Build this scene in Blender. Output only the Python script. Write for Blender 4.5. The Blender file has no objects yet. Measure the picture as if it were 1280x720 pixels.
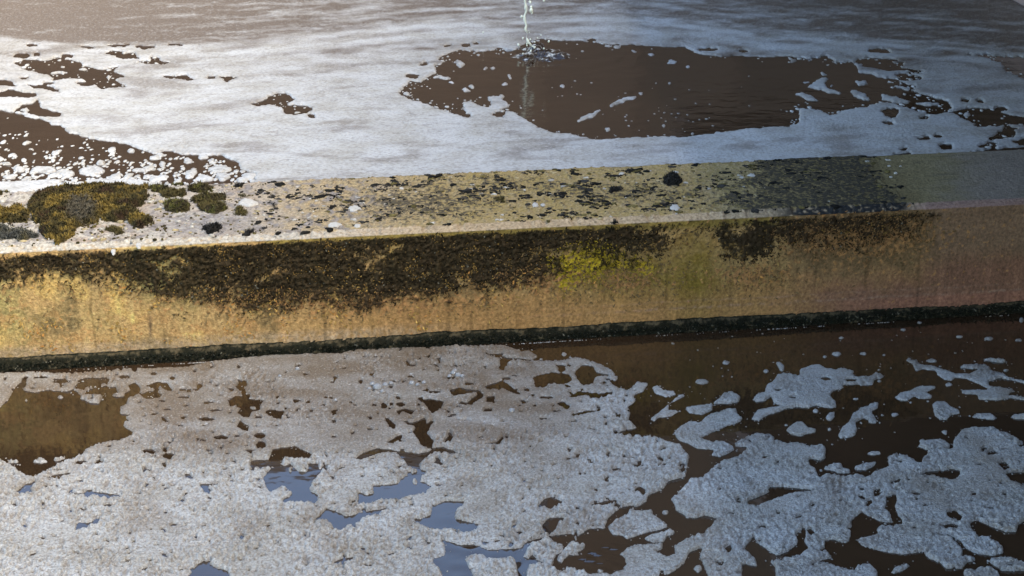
import bpy, math, random
import numpy as np

# ------------------------------------------------------------------ camera
W0, H0, FPX = 1280.0, 720.0, 2000.0
HC = 1.80                                   # lens height above the near water
HORIZON = -350.0
PITCH = math.atan((H0 / 2 - HORIZON) / FPX)
CP, SP = math.cos(PITCH), math.sin(PITCH)
sc = bpy.context.scene
cd = bpy.data.cameras.new("camera")
cd.sensor_width = 36.0
cd.lens = 36.0 * FPX / W0
cd.clip_start, cd.clip_end = 0.05, 2000.0
cam = bpy.data.objects.new("camera", cd)
cam.location = (0, 0, HC)
cam.rotation_euler = (math.pi / 2 - PITCH, 0, 0)
sc.collection.objects.link(cam)
sc.camera = cam
# ------------------------------------------------------------------ sky, sun, exposure
SUN_EL, SUN_AZ = 52.0, 128.0                # azimuth clockwise from +Y (away from the lens), so right and behind
world = bpy.data.worlds.new("World")
sc.world = world
world.use_nodes = True
wn = world.node_tree.nodes
wn.clear()
sky = wn.new("ShaderNodeTexSky")
sky.sky_type = 'NISHITA'
sky.sun_disc = False
sky.sun_elevation = math.radians(SUN_EL)
sky.sun_rotation = math.radians(SUN_AZ)
sky.air_density, sky.dust_density, sky.ozone_density = 1.0, 0.6, 1.0
bgn = wn.new("ShaderNodeBackground")
bgn.inputs[1].default_value = 0.145
wo = wn.new("ShaderNodeOutputWorld")
world.node_tree.links.new(sky.outputs[0], bgn.inputs[0])
world.node_tree.links.new(bgn.outputs[0], wo.inputs[0])
sl = bpy.data.lights.new("sun", 'SUN')
sl.energy = 2.3
sl.angle = math.radians(24)
sl.color = (1.0, 0.93, 0.82)
sun = bpy.data.objects.new("sun", sl)
sun.rotation_euler = (math.pi / 2 - math.radians(SUN_EL), 0, math.pi - math.radians(SUN_AZ))
sun.location = (6, -6, 9)
sc.collection.objects.link(sun)
sc.view_settings.view_transform = 'Standard'
sc.view_settings.look = 'None'
sc.view_settings.exposure = 2.24
sc.view_settings.gamma = 1.0
sc.view_settings.use_curve_mapping = False

# ------------------------------------------------------------------ maths helpers
rng = np.random.default_rng(7)
RND = random.Random(5)

def unproject(px, py, z):
    px, py = np.asarray(px, float), np.asarray(py, float)
    a, b = (px - W0 / 2) / FPX, (H0 / 2 - py) / FPX
    dx, dy, dz = a, CP + b * SP, -SP + b * CP
    t = (z - HC) / dz
    return np.stack([dx * t, dy * t, np.zeros_like(dx) + z], -1)

def project(P):
    x, y, z = P[..., 0], P[..., 1], P[..., 2] - HC
    d = y * CP - z * SP
    return W0 / 2 + FPX * x / d, H0 / 2 - FPX * (y * SP + z * CP) / d

def perlin(x, y, seed=0):
    x, y = np.asarray(x, float), np.asarray(y, float)
    xi, yi = np.floor(x).astype(np.int64), np.floor(y).astype(np.int64)
    xf, yf = x - xi, y - yi
    def g(ix, iy, fx, fy):
        h = (ix * 374761393 + iy * 668265263 + seed * 974634777) & 0xffffffff
        h = ((h ^ (h >> 13)) * 1274126177) & 0xffffffff
        a = ((h ^ (h >> 16)) & 0xffff) * (2 * math.pi / 65536)
        return np.cos(a) * fx + np.sin(a) * fy
    u, v = xf**3 * (xf * (xf * 6 - 15) + 10), yf**3 * (yf * (yf * 6 - 15) + 10)
    a = g(xi, yi, xf, yf) * (1 - u) + g(xi + 1, yi, xf - 1, yf) * u
    b = g(xi, yi + 1, xf, yf - 1) * (1 - u) + g(xi + 1, yi + 1, xf - 1, yf - 1) * u
    return (a * (1 - v) + b * v) * 1.5

def fbm(x, y, seed=0, o=4, gain=0.5):
    s, a, n = 0, 1.0, 0
    for k in range(o):
        s = s + a * perlin(np.asarray(x) * 2**k, np.asarray(y) * 2**k, seed + 17 * k)
        n += a
        a *= gain
    return s / n

def sstep(a, b, x):
    t = np.clip((x - a) / (b - a), 0, 1)
    return t * t * (3 - 2 * t)

YS = 2.2                                    # the water is seen at a slant: pixels downwards count for more

def sdf(poly, X, Y, M=16.0):
    """signed distance (positive inside) of a traced outline, clipped at M"""
    P = np.array(poly, float)
    P[:, 1] *= YS
    out = np.full(X.shape, -M)
    sel = (X > P[:, 0].min() - M) & (X < P[:, 0].max() + M) & (Y * YS > P[:, 1].min() - M) & (Y * YS < P[:, 1].max() + M)
    if not sel.any():
        return out
    x, y = X[sel], Y[sel] * YS
    d2 = np.full(x.shape, M * M)
    ins = np.zeros(x.shape, bool)
    Q = np.roll(P, -1, 0)
    for (ax, ay), (bx, by) in zip(P, Q):
        ex, ey = bx - ax, by - ay
        L = ex * ex + ey * ey
        if L < 1e-9:
            continue
        near = np.nonzero((x > min(ax, bx) - M) & (x < max(ax, bx) + M) & (y > min(ay, by) - M) & (y < max(ay, by) + M))[0]
        xn, yn = x[near], y[near]
        t = np.clip(((xn - ax) * ex + (yn - ay) * ey) / L, 0, 1)
        d2[near] = np.minimum(d2[near], (xn - ax - t * ex)**2 + (yn - ay - t * ey)**2)
        if ay != by:
            c = (ay > y) != (by > y)
            ins ^= c & (x < ax + (y - ay) / (by - ay) * ex)
    out[sel] = np.where(ins, 1, -1) * np.sqrt(d2)
    return out

def ell(cx, cy, rx, ry, n=12, rot=0.0, wob=0.18):
    r = [1 + RND.uniform(-wob, wob) for _ in range(n)]
    return [(cx + rx * r[i] * math.cos(2 * math.pi * i / n), cy + ry * r[i] * math.sin(2 * math.pi * i / n) + rot * rx * r[i] * math.cos(2 * math.pi * i / n)) for i in range(n)]

def crop(ox, oy, s):
    return lambda *pts: [(ox + x / s, oy + y / s) for x, y in pts]

# ------------------------------------------------------------------ objects helpers
def link(o, parent=None, label=None, cat=None, group=None, kind=None):
    sc.collection.objects.link(o)
    if parent is not None:
        o.parent = parent
    if label: o["label"] = label
    if cat: o["category"] = cat
    if group: o["group"] = group
    if kind: o["kind"] = kind
    return o

def mesh_obj(name, V, F, mat, parent=None, smooth=True, attrs=None, cols=None, **kw):
    V, F = np.asarray(V, np.float32), np.asarray(F, np.int32)
    me = bpy.data.meshes.new(name)
    k = F.shape[1]
    me.vertices.add(len(V)); me.vertices.foreach_set("co", V.ravel())
    me.loops.add(F.size); me.loops.foreach_set("vertex_index", F.ravel())
    me.polygons.add(len(F))
    me.polygons.foreach_set("loop_start", np.arange(0, F.size, k, dtype=np.int32))
    me.polygons.foreach_set("loop_total", np.full(len(F), k, np.int32))
    me.update(calc_edges=True)
    me.polygons.foreach_set("use_smooth", np.full(len(F), smooth))
    for n, a in (attrs or {}).items():
        me.attributes.new(n, 'FLOAT', 'POINT').data.foreach_set("value", np.asarray(a, np.float32).ravel())
    if cols is not None:
        c = np.ones((len(V), 4), np.float32); c[:, :3] = np.asarray(cols) * 0.68     # all tones scaled down so reflections gain under the raised exposure
        me.attributes.new("tone", 'FLOAT_COLOR', 'POINT').data.foreach_set("color", c.ravel())
    me.materials.append(mat)
    me.update()
    return link(bpy.data.objects.new(name, me), parent, **kw)

def empty(name, loc, **kw):
    o = bpy.data.objects.new(name, None)
    o.location = loc
    o.empty_display_size = 0.05
    return link(o, **kw)

def rebase(o):
    """put a mesh object's origin at the middle of its foot"""
    me = o.data
    n = len(me.vertices)
    c = np.empty(n * 3, np.float32); me.vertices.foreach_get("co", c); c = c.reshape(-1, 3)
    b = np.array([(c[:, 0].min() + c[:, 0].max()) / 2, (c[:, 1].min() + c[:, 1].max()) / 2, c[:, 2].min()])
    me.vertices.foreach_set("co", (c - b).astype(np.float32).ravel()); me.update()
    o.location = b
    return o

def box(x0, x1, y0, y1, z0, z1):
    V = [(x, y, z) for z in (z0, z1) for y in (y0, y1) for x in (x0, x1)]
    F = [(0, 2, 3, 1), (4, 5, 7, 6), (0, 1, 5, 4), (2, 6, 7, 3), (0, 4, 6, 2), (1, 3, 7, 5)]
    return V, F

# ------------------------------------------------------------------ materials
def material(name):
    m = bpy.data.materials.new(name)
    m.use_nodes = True
    nt = m.node_tree
    return m, nt, nt.nodes["Principled BSDF"]

def N(nt, typ, **kw):
    n = nt.nodes.new(typ)
    for k, v in kw.items():
        if k.startswith("i_"):
            n.inputs[int(k[2:])].default_value = v
        else:
            setattr(n, k, v)
    return n

def noise(nt, scale, detail=4, rough=0.55, vec=None, mapping=None):
    n = N(nt, "ShaderNodeTexNoise")
    n.inputs["Scale"].default_value = scale
    n.inputs["Detail"].default_value = detail
    n.inputs["Roughness"].default_value = rough
    tc = N(nt, "ShaderNodeNewGeometry")
    src = tc.outputs["Position"]
    if mapping:
        mp = N(nt, "ShaderNodeMapping")
        mp.inputs["Scale"].default_value = mapping
        nt.links.new(src, mp.inputs[0]); src = mp.outputs[0]
    nt.links.new(src, n.inputs["Vector"])
    return n

def mix(nt, fac, a, b, blend='MIX'):
    n = N(nt, "ShaderNodeMix", data_type='RGBA', blend_type=blend)
    for s, v in ((0, fac), (6, a), (7, b)):
        if hasattr(v, "links"):
            nt.links.new(v, n.inputs[s])
        else:
            n.inputs[s].default_value = v if s == 0 else (*v, 1)
    return n.outputs[2]

def ramp(nt, src, lo, hi, a=0.0, b=1.0):
    n = N(nt, "ShaderNodeMapRange", interpolation_type='SMOOTHSTEP')
    for i, v in enumerate((lo, hi, a, b)):
        n.inputs[i + 1].default_value = v
    nt.links.new(src, n.inputs[0])
    return n.outputs[0]

def bump(nt, bsdf, layers):
    prev = None
    for src, strength, dist in layers:
        n = N(nt, "ShaderNodeBump")
        n.inputs["Strength"].default_value = strength
        n.inputs["Distance"].default_value = dist
        nt.links.new(src, n.inputs["Height"])
        if prev: nt.links.new(prev, n.inputs["Normal"])
        prev = n.outputs[0]
    nt.links.new(prev, bsdf.inputs["Normal"])

def attr(nt, name, out="Fac"):
    return N(nt, "ShaderNodeAttribute", attribute_name=name).outputs[out]

def make_water(name, col, rscale, rstr, rough=0.025, ior=1.333):
    m, nt, b = material(name)
    n = noise(nt, 1.3, 3)
    c = mix(nt, ramp(nt, n.outputs[0], 0.35, 0.7), tuple(v * 0.85 for v in col), tuple(v * 1.15 for v in col))
    nt.links.new(c, b.inputs["Base Color"])
    b.inputs["Roughness"].default_value = rough
    b.inputs["IOR"].default_value = ior
    r = noise(nt, rscale, 3, 0.5)
    bump(nt, b, [(r.outputs[0], rstr, 0.01)])
    return m

M_WATER = make_water("murky_brown_water", (0.028, 0.0155, 0.0072), 9.0, 0.07, 0.04, 1.54)
M_WATER2 = make_water("murky_brown_water_far", (0.031, 0.0175, 0.0085), 9.0, 0.30, 0.10)

def make_foam(name, white, brown, grain, bstr, mott=1.0, spec=0.5):
    m, nt, b = material(name)
    a = attr(nt, "thin")
    big = noise(nt, 6.0, 4, 0.6)
    fine = noise(nt, grain, 4, 0.65)
    w2 = mix(nt, ramp(nt, big.outputs[0], 0.35, 0.68), white, tuple(v * k for v, k in zip(white, (0.80, 0.77, 0.71))))
    c = mix(nt, a, w2, brown)
    c = mix(nt, ramp(nt, fine.outputs[0], 0.36, 0.52, 0.55 * mott, 0.0), c, tuple(v * 0.6 for v in brown))
    mid = noise(nt, grain * 0.3, 5, 0.7)
    c = mix(nt, ramp(nt, mid.outputs[0], 0.34, 0.47, 0.50 * mott, 0.0), c, tuple(v * 0.8 for v in brown))
    c = mix(nt, ramp(nt, fine.outputs[0], 0.56, 0.66, 0.0, 0.5 * mott), c, tuple(min(0.8, v * 1.3) for v in white))
    nt.links.new(c, b.inputs["Base Color"])
    b.inputs["Roughness"].default_value = 0.42
    b.inputs["Specular IOR Level"].default_value = spec
    v = N(nt, "ShaderNodeTexVoronoi")
    v.inputs["Scale"].default_value = grain * 1.3
    tc = N(nt, "ShaderNodeNewGeometry"); nt.links.new(tc.outputs["Position"], v.inputs["Vector"])
    bump(nt, b, [(fine.outputs[0], bstr, 0.008), (v.outputs[0], bstr * 0.6, 0.003)])
    return m

M_FOAM = make_foam("froth", (0.425, 0.402, 0.352), (0.17, 0.123, 0.076), 170.0, 1.0, 1.0, 0.4)
M_FOAM2 = make_foam("froth_far", (0.41, 0.39, 0.345), (0.120, 0.090, 0.062), 75.0, 0.5, 0.62, 0.2)

def make_toned(name, rough, nscale, amt, bstr, bdist, spec=0.4):
    m, nt, b = material(name)
    n = noise(nt, nscale, 5, 0.65)
    c = mix(nt, 1.0, attr(nt, "tone", "Color"), (1, 1, 1), 'MULTIPLY')
    g = N(nt, "ShaderNodeMix", data_type='RGBA', blend_type='MULTIPLY')
    g.inputs[0].default_value = 1.0
    nt.links.new(c, g.inputs[6])
    cr = N(nt, "ShaderNodeValToRGB")
    cr.color_ramp.elements[0].position, cr.color_ramp.elements[1].position = 0.3, 0.72
    lo = 1 - amt
    cr.color_ramp.elements[0].color = (lo, lo, lo, 1)
    cr.color_ramp.elements[1].color = (1 + amt * 0.6,) * 3 + (1,)
    nt.links.new(n.outputs[0], cr.inputs[0])
    nt.links.new(cr.outputs[0], g.inputs[7])
    nt.links.new(g.outputs[2], b.inputs["Base Color"])
    b.inputs["Roughness"].default_value = rough
    b.inputs["Specular IOR Level"].default_value = spec
    n2 = noise(nt, nscale * 2.2, 4, 0.6)
    bump(nt, b, [(n.outputs[0], bstr, bdist), (n2.outputs[0], bstr, bdist * 0.4)])
    return m

M_WALL = make_toned("weathered_concrete", 0.9, 110.0, 0.45, 0.8, 0.006, 0.04)
M_LICHEN = make_toned("lichen", 0.95, 260.0, 0.35, 0.6, 0.003, 0.02)
M_MOSS = make_toned("moss", 0.95, 200.0, 0.35, 0.6, 0.003, 0.15)
M_ALGAE = make_toned("wet_algae", 0.45, 180.0, 0.5, 0.9, 0.006, 0.08)
M_CHALK = make_toned("chalky_white", 0.85, 150.0, 0.25, 0.6, 0.003)

def make_plain(name, col, rough, nscale=4.0, amt=0.25):
    m, nt, b = material(name)
    n = noise(nt, nscale, 5, 0.6)
    nt.links.new(mix(nt, n.outputs[0], tuple(v * (1 - amt) for v in col), tuple(v * (1 + amt) for v in col)), b.inputs["Base Color"])
    b.inputs["Roughness"].default_value = rough
    bump(nt, b, [(n.outputs[0], 0.3, 0.01)])
    return m

def make_brick(name, c1, c2, mortar):
    m, nt, b = material(name)
    tc = N(nt, "ShaderNodeTexCoord")
    mp = N(nt, "ShaderNodeMapping")
    mp.inputs["Rotation"].default_value = (math.pi / 2, 0, 0)
    nt.links.new(tc.outputs["Object"], mp.inputs[0])
    br = N(nt, "ShaderNodeTexBrick")
    br.inputs["Color1"].default_value = (*c1, 1); br.inputs["Color2"].default_value = (*c2, 1)
    br.inputs["Mortar"].default_value = (*mortar, 1)
    br.inputs["Scale"].default_value = 4.4
    nt.links.new(mp.outputs[0], br.inputs["Vector"])
    nt.links.new(br.outputs[0], b.inputs["Base Color"])
    b.inputs["Roughness"].default_value = 0.9
    return m

M_BRICK = make_brick("brown_brick", (0.078, 0.047, 0.028), (0.06, 0.037, 0.024), (0.08, 0.065, 0.05))
M_BRICK2 = make_brick("dark_shade_brick", (0.030, 0.019, 0.012), (0.023, 0.015, 0.010), (0.035, 0.029, 0.023))  # darker copy of the brick, standing in for shade in the reflection
M_CONC = make_plain("pinkish_concrete", (0.27, 0.195, 0.16), 0.85)
M_ROOF = make_plain("dark_roofing", (0.06, 0.055, 0.05), 0.8)
M_GLASS = make_plain("dark_window_glass", (0.02, 0.025, 0.03), 0.08, 1.0, 0.1)

def make_clear(name):
    m, nt, b = material(name)
    n = noise(nt, 60.0, 3)
    nt.links.new(mix(nt, n.outputs[0], (0.62, 0.61, 0.45), (0.75, 0.74, 0.58)), b.inputs["Base Color"])
    b.inputs["Roughness"].default_value = 0.12
    b.inputs["IOR"].default_value = 1.333
    b.inputs["Transmission Weight"].default_value = 0.15
    return m
M_JET = make_clear("aerated_falling_water")
def make_churn(name):
    m, nt, b = material(name)
    n = noise(nt, 34.0, 4, 0.6)
    nt.links.new(mix(nt, ramp(nt, n.outputs[0], 0.50, 0.68), (0.022, 0.013, 0.007), (0.42, 0.40, 0.34)), b.inputs["Base Color"])
    b.inputs["Roughness"].default_value = 0.10
    b.inputs["IOR"].default_value = 1.333
    return m
M_CHURN = make_churn("churned_water")

# ------------------------------------------------------------------ the dividing wall's frame in the world
P0 = unproject(640, 425, 0.0)               # foot of the near face
VPX = 14000.0
dirv = np.array([(VPX - W0 / 2) / FPX, CP + ((H0 / 2 - HORIZON) / FPX) * SP])
dirv /= np.linalg.norm(dirv)
U = np.array([dirv[0], dirv[1], 0.0]); NB = np.array([-dirv[1], dirv[0], 0.0])      # along, and away from the lens
def on_face(px, py):
    """point of the near face (vertical plane) seen at a pixel"""
    a, b = (px - W0 / 2) / FPX, (H0 / 2 - py) / FPX
    d = np.array([a, CP + b * SP, -SP + b * CP])
    c = np.array([0, 0, HC])
    t = np.dot(P0 - c, NB) / np.dot(d, NB)
    return c + d * t
ZT = float(on_face(640, 286)[2])            # top of the face, foot of the worn edge
ZC = ZT + 0.012                             # wall top
CH = 0.035
pb = unproject(640, 214, ZC)
WB = float(np.dot(pb - P0, NB))             # wall thickness
ZF = ZC - 0.045                             # level of the far water
def wpt(u, v, z):
    u, v, z = np.broadcast_arrays(np.asarray(u, float), v, z)
    return P0 + u[..., None] * U + v[..., None] * NB + np.stack([0 * z, 0 * z, z], -1)
def top_uv(px, py):
    p = unproject(px, py, ZC) - P0
    return p @ U, p @ NB

# ------------------------------------------------------------------ setting: water
SIDE = 2.80                                 # the right-hand wall of the tank
def frame_axis(lo, hi, a, b, step, coarse):
    left = np.arange(a, lo, -coarse)[1:][::-1] if a > lo else np.array([])
    right = np.arange(b, hi, coarse)[1:] if b < hi else np.array([])
    return np.concatenate([left, np.arange(a, b + 1e-6, step), right])

def water_sheet(name, z0, xs, ys, mat, hfun):
    X, Y = np.meshgrid(xs, ys)
    P = unproject(X, Y, z0)
    P[..., 2] += hfun(P, X, Y)
    nx, ny = len(xs), len(ys)
    i = np.arange(nx * ny).reshape(ny, nx)
    F = np.stack([i[1:, :-1], i[1:, 1:], i[:-1, 1:], i[:-1, :-1]], -1).reshape(-1, 4)
    return P.reshape(-1, 3), F

def near_h(P, X, Y):
    r = np.exp(-(((X - 748) / 48)**2 + ((Y - 692) / 24)**2))
    b = np.exp(-(((X - 600) / 90)**2 + ((Y - 690) / 45)**2))
    ph = (P[..., 0] * 0.35 + P[..., 1]) * 2 * math.pi / 0.042 + 4 * fbm(P[..., 0] * 5, P[..., 1] * 5, 3, 2)
    h = r * 0.0022 * np.sin(ph) * (0.6 + fbm(P[..., 0] * 14, P[..., 1] * 14, 9, 2))
    return h + b * 0.0016 * fbm(P[..., 0] * 16, P[..., 1] * 16, 5, 2) + 0.0006 * fbm(P[..., 0] * 4, P[..., 1] * 4, 6, 2)
xs = frame_axis(-2400, 2600, -20, 1300, 4.0, 60)
ys = frame_axis(330, 2600, 372, 740, 2.5, 60)
V, F = water_sheet("near_water", 0.0, xs, ys, M_WATER, near_h)
d = (V - P0) @ NB
V = V - np.clip(d - 0.1, 0, None)[:, None] * NB           # ends inside the dividing wall
V[:, 0] = np.minimum(V[:, 0], SIDE + 0.05)
mesh_obj("near_water", V, F, M_WATER, kind="structure")

JET = unproject(662, 68, ZF)
def far_h(P, X, Y):
    dx, dy = P[..., 0] - JET[0], P[..., 1] - JET[1]
    r = np.hypot(dx, dy) + 0.16 * fbm(P[..., 0] * 3, P[..., 1] * 3, 3, 2)
    h = 0.0040 * np.exp(-r / 0.30) * np.sin(r * 2 * math.pi / 0.15) * (0.4 + 1.2 * np.abs(fbm(P[..., 0] * 3, P[..., 1] * 3, 4, 2)))
    return h + 0.0008 * fbm(P[..., 0] * 3, P[..., 1] * 3, 8, 3)
xs = frame_axis(-2400, 2600, -20, 1300, 4.0, 60)
ys = frame_axis(-120, 300, -10, 250, 1.6, 4)
V, F = water_sheet("far_water", ZF, xs, ys, M_WATER2, far_h)
d = (V - P0) @ NB
V = V + np.clip(WB - 0.1 - d, 0, None)[:, None] * NB
V[:, 0] = np.minimum(V[:, 0], SIDE + 0.05)
mesh_obj("far_water", V, F, M_WATER2, kind="structure")

# ------------------------------------------------------------------ round the tank, mostly out of the picture; buildings added for shade and reflections
V, F = box(SIDE, SIDE + 0.35, -4.0, 14.6, -0.6, ZF + 0.42)
mesh_obj("side_tank_wall", V, F, M_CONC, smooth=False, label="pinkish concrete side wall of the tank in the top right corner", cat="wall")
V, F = box(-14.0, SIDE - 0.004, 13.6, 14.0, -0.6, ZF + 0.35)
mesh_obj("end_tank_wall", V, F, M_CONC, smooth=False, label="concrete end wall of the tank beyond the far water", cat="wall")
V, F = box(-60, 60, -60, 80, -1.2, -0.6)
mesh_obj("ground", V, F, make_plain("earth", (0.10, 0.085, 0.06), 0.95, 0.8), smooth=False, kind="structure")

def building(name, x0, x1, y0, y1, h, label, wins, mat=None):
    r = empty(name, ((x0 + x1) / 2, (y0 + y1) / 2, -0.6), label=label, cat="building")
    cx, cy = r.location[0], r.location[1]
    def part(n, b, m, par=r):
        V, F = box(*b); V = np.array(V) - np.array([cx, cy, -0.6])
        return mesh_obj(n, V, F, m, par, smooth=False)
    part("wall", (x0, x1, y0, y1, -0.6, h), mat or M_BRICK)
    part("roof", (x0 - 0.15, x1 + 0.15, y0 - 0.15, y1 + 0.15, h + 0.002, h + 0.22), M_ROOF)
    for (a, b, z0, z1, face) in wins:
        if face == 'y':
            w = part("window", (a, b, y0 - 0.06, y0 - 0.003, z0, z1), M_CONC)
            part("pane", (a + 0.07, b - 0.07, y0 - 0.075, y0 - 0.062, z0 + 0.07, z1 - 0.07), M_GLASS, w)
        else:
            w = part("window", (x0 - 0.06, x0 - 0.003, a, b, z0, z1), M_CONC)
            part("pane", (x0 - 0.075, x0 - 0.062, a + 0.07, b - 0.07, z0 + 0.07, z1 - 0.07), M_GLASS, w)
    return r
building("unseen_back_building", -14.0, 0.35, 16.0, 22.0, 5.75, "unseen long brown brick building beyond the tank, placed for the water to mirror", [])  # unseen; height set where the near water's reflection turns to sky
building("unseen_tall_building", 0.36, 1.30, 16.0, 24.0, 10.6, "unseen narrow brown brick tower added beyond the tank for its reflection", [], make_brick("mid_shade_brick", (0.066, 0.04, 0.025), (0.05, 0.032, 0.021), (0.07, 0.056, 0.044)))  # added towers; brick darkens step by step so the mirrored pool dims rightwards
building("unseen_tall_building", 1.31, 2.30, 16.02, 24.0, 11.0, "unseen narrow darker brick tower added beyond the tank for its reflection", [], make_brick("deep_shade_brick", (0.048, 0.03, 0.019), (0.037, 0.024, 0.016), (0.05, 0.042, 0.033)))
building("unseen_tall_building", 2.31, 15.0, 16.04, 24.0, 11.4, "unseen tall dark brick building added behind the right of the tank for its reflection", [], M_BRICK2)
building("unseen_side_building", SIDE + 0.45, 9.0, -3.0, 13.0, 6.5, "unseen brick building added along the right side of the tank to shade it", [])  # unseen, made tall to block sun and sky from the right

V, F = box(1.32, SIDE + 0.43, -2.0, 13.0, 2.02, 2.22)  # unseen deck, inferred from the lichen limit, lowered to deepen the shade
rebase(mesh_obj("unseen_walkway", V, F, M_CONC, smooth=False, label="unseen concrete walkway overhead along the right side of the tank, set low for shade", cat="walkway"))

# ------------------------------------------------------------------ dividing wall
def blob(px, py, cx, cy, rx, ry):
    return np.exp(-(((px - cx) / rx)**2 + ((py - cy) / ry)**2))

def near_edge(px):  return 286 - (px - 640) * 0.0476
def back_edge(px):  return 214 - (px - 640) * 0.0421
def foot_edge(px):  return 425 - (px - 640) * 0.0580

C = lambda *v: np.array(v)
PALE, PINK, OCHRE, TAN = C(0.54, 0.465, 0.35), C(0.44, 0.335, 0.235), C(0.42, 0.29, 0.095), C(0.48, 0.345, 0.17)
BLACK, CRUST, YELLOW, ORANGE = C(0.034, 0.032, 0.028), C(0.030, 0.022, 0.012), C(0.60, 0.41, 0.03), C(0.46, 0.24, 0.085)
OLIVE, MAUVE, GREY, GREYGREEN = C(0.23, 0.165, 0.03), C(0.31, 0.155, 0.085), C(0.27, 0.215, 0.16), C(0.26, 0.20, 0.095)

def lay(c, col, m):
    m = np.clip(m, 0, 1)[..., None]
    return c * (1 - m) + col * m

def top_black(px, py):
    """how thickly black lichen grows on the wall top"""
    t = (py - back_edge(px)) / (near_edge(px) - back_edge(px))
    edge = 1088 + 60 * np.clip(t, 0, 1) + 22 * fbm(px * 0.035, py * 0.09, 4, 3)     # nothing grows right of this slanting line
    m = 0.72 * blob(px, py, 520, 255, 110, 26) + 0.55 * blob(px, py, 800, 244, 130, 16) + 0.35 * blob(px, py, 640, 228, 90, 14)
    m = m + 1.25 * sstep(885, 1030, px + 75 * fbm(px * 0.018, py * 0.06, 2, 3)) + 0.35 * sstep(850, 950, px) * sstep(0.3, 0.8, t)
    m = m + 0.22 * sstep(280, 420, px)
    return m * (1 - sstep(edge - 40, edge + 12, px))

def crust_depth(px):
    """how far down the face the dark crust reaches, in pixels under the edge"""
    k = np.interp(px, [-400, 0, 60, 150, 210, 300, 420, 520, 600, 680, 720, 780, 835, 850, 890, 905, 960, 975, 1060, 1120, 1165, 1180],
                      [50, 50, 44, 54, 70, 94, 92, 92, 86, 72, 58, 60, 52, 34, 32, 64, 64, 56, 52, 48, 34, 0])
    return k

def face_crust(px, py, s):
    """0..1 dark crust on the near face"""
    d = py - near_edge(px)
    patch = fbm(px * 0.016, py * 0.030, 25, 4, 0.6)
    px = px + 16 * fbm(px * 0.03, py * 0.05, 24, 3)
    dep = crust_depth(px) + 20 * fbm(px * 0.03, py * 0.04, 21, 4, 0.65)
    m = sstep(0, 6, d - 0.5 - 3 * perlin(px * 0.06, 0 * px, 5)) * (1 - sstep(dep - 38, dep + 16, d))
    k = np.interp(px, [0, 150, 250, 640, 700, 840, 850, 895, 910, 960, 980, 1180], [0.84, 0.80, 1, 1, 0.9, 0.75, 0.42, 0.45, 0.9, 0.85, 0.72, 0.62])
    return m * k * np.clip(1.02 + 1.1 * patch, 0.25, 1.1)

us = np.concatenate([np.arange(-6.5, -1.9, 0.05), np.arange(-1.9, 2.25, 0.0034), np.arange(2.25, 3.4, 0.05)])
tops = np.linspace(WB, CH, 84)              # across the top
chs = np.linspace(0, 1, 9)[1:]
fzs = np.concatenate([np.linspace(ZT, 0.035, 104)[1:], [-0.15, -0.6]])
prof_v = np.concatenate([[WB + 0.002, WB + 0.002], tops, CH * (1 - chs) + 0 * chs, 0 * fzs])
prof_z = np.concatenate([[-0.6, ZF - 0.1], ZC + 0 * tops, ZC - (ZC - ZT) * chs**1.7, fzs])
arc = np.concatenate([[0], np.cumsum(np.hypot(np.diff(prof_v), np.diff(prof_z)))])
nrm_v = np.concatenate([[1, 1], 0 * tops, -chs**1.2, -1 + 0 * fzs])
nrm_z = np.concatenate([[0, 0], 1 + 0 * tops, 1 - chs**1.2, 0 * fzs])
UU, AA = np.meshgrid(us, arc)
VV, ZZ = np.meshgrid(us, prof_v)[1], np.meshgrid(us, prof_z)[1]
Pw = wpt(UU, VV, ZZ)
PX, PY = project(Pw)
Nw = nrm_v[:, None, None] * NB + nrm_z[:, None, None] * C(0, 0, 1.0)
is_top = np.zeros_like(UU, bool); is_top[2:2 + len(tops)] = True
is_ch = np.zeros_like(UU, bool); is_ch[2 + len(tops):2 + len(tops) + 8] = True
is_face = ~(is_top | is_ch)
n_big = fbm(UU * 2.2, AA * 3.0, 31, 4)
n_mid = fbm(UU * 14, AA * 16, 32, 4)
n_fine = fbm(UU * 60, AA * 60, 33, 3)
n_xf = fbm(UU * 130, AA * 120, 34, 2)
# colours of the top
ct = np.zeros(UU.shape + (3,)) + TAN
ct = lay(ct, OCHRE, sstep(420, 640, PX + 60 * n_mid) * (0.75 + 0.5 * n_mid))
ct = lay(ct, PINK, (1 - sstep(250, 440, PX + 60 * n_mid)))
ct = lay(ct, PALE, (1 - sstep(180, 420, PX + 120 * n_mid)) * sstep(-0.25, 0.35, n_mid + 0.6 * n_big + 0.2))
ct = lay(ct, C(0.30, 0.28, 0.25), (1 - sstep(300, 430, PX)) * sstep(150, 190, PX) * blob(PX, PY, 250, 278, 90, 15) * (0.55 + n_fine))
ct = lay(ct, PINK * 1.05, sstep(380, 430, PX) * (1 - sstep(930, 980, PX)) * sstep(-0.1, 0.3, n_fine) * 0.28)
right = sstep(1062, 1140, PX + 22 * fbm(PX * 0.03, PY * 0.08, 6, 3) - 62 * np.clip((PY - back_edge(PX)) / np.maximum(near_edge(PX) - back_edge(PX), 1), 0, 1))
ct = lay(ct, C(0.17, 0.125, 0.055), sstep(850, 1060, PX + 130 * n_mid + 60 * n_big) * 0.85)
ct = lay(ct, GREYGREEN, right)
ct = lay(ct, GREY, sstep(1150, 1250, PX + 40 * n_mid) * 0.9)
ct = lay(ct, C(0.12, 0.10, 0.06), right * sstep(0.15, 0.5, fbm(UU * 5, AA * 30, 38, 4)) * 0.5)
bl = top_black(PX, PY)
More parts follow.
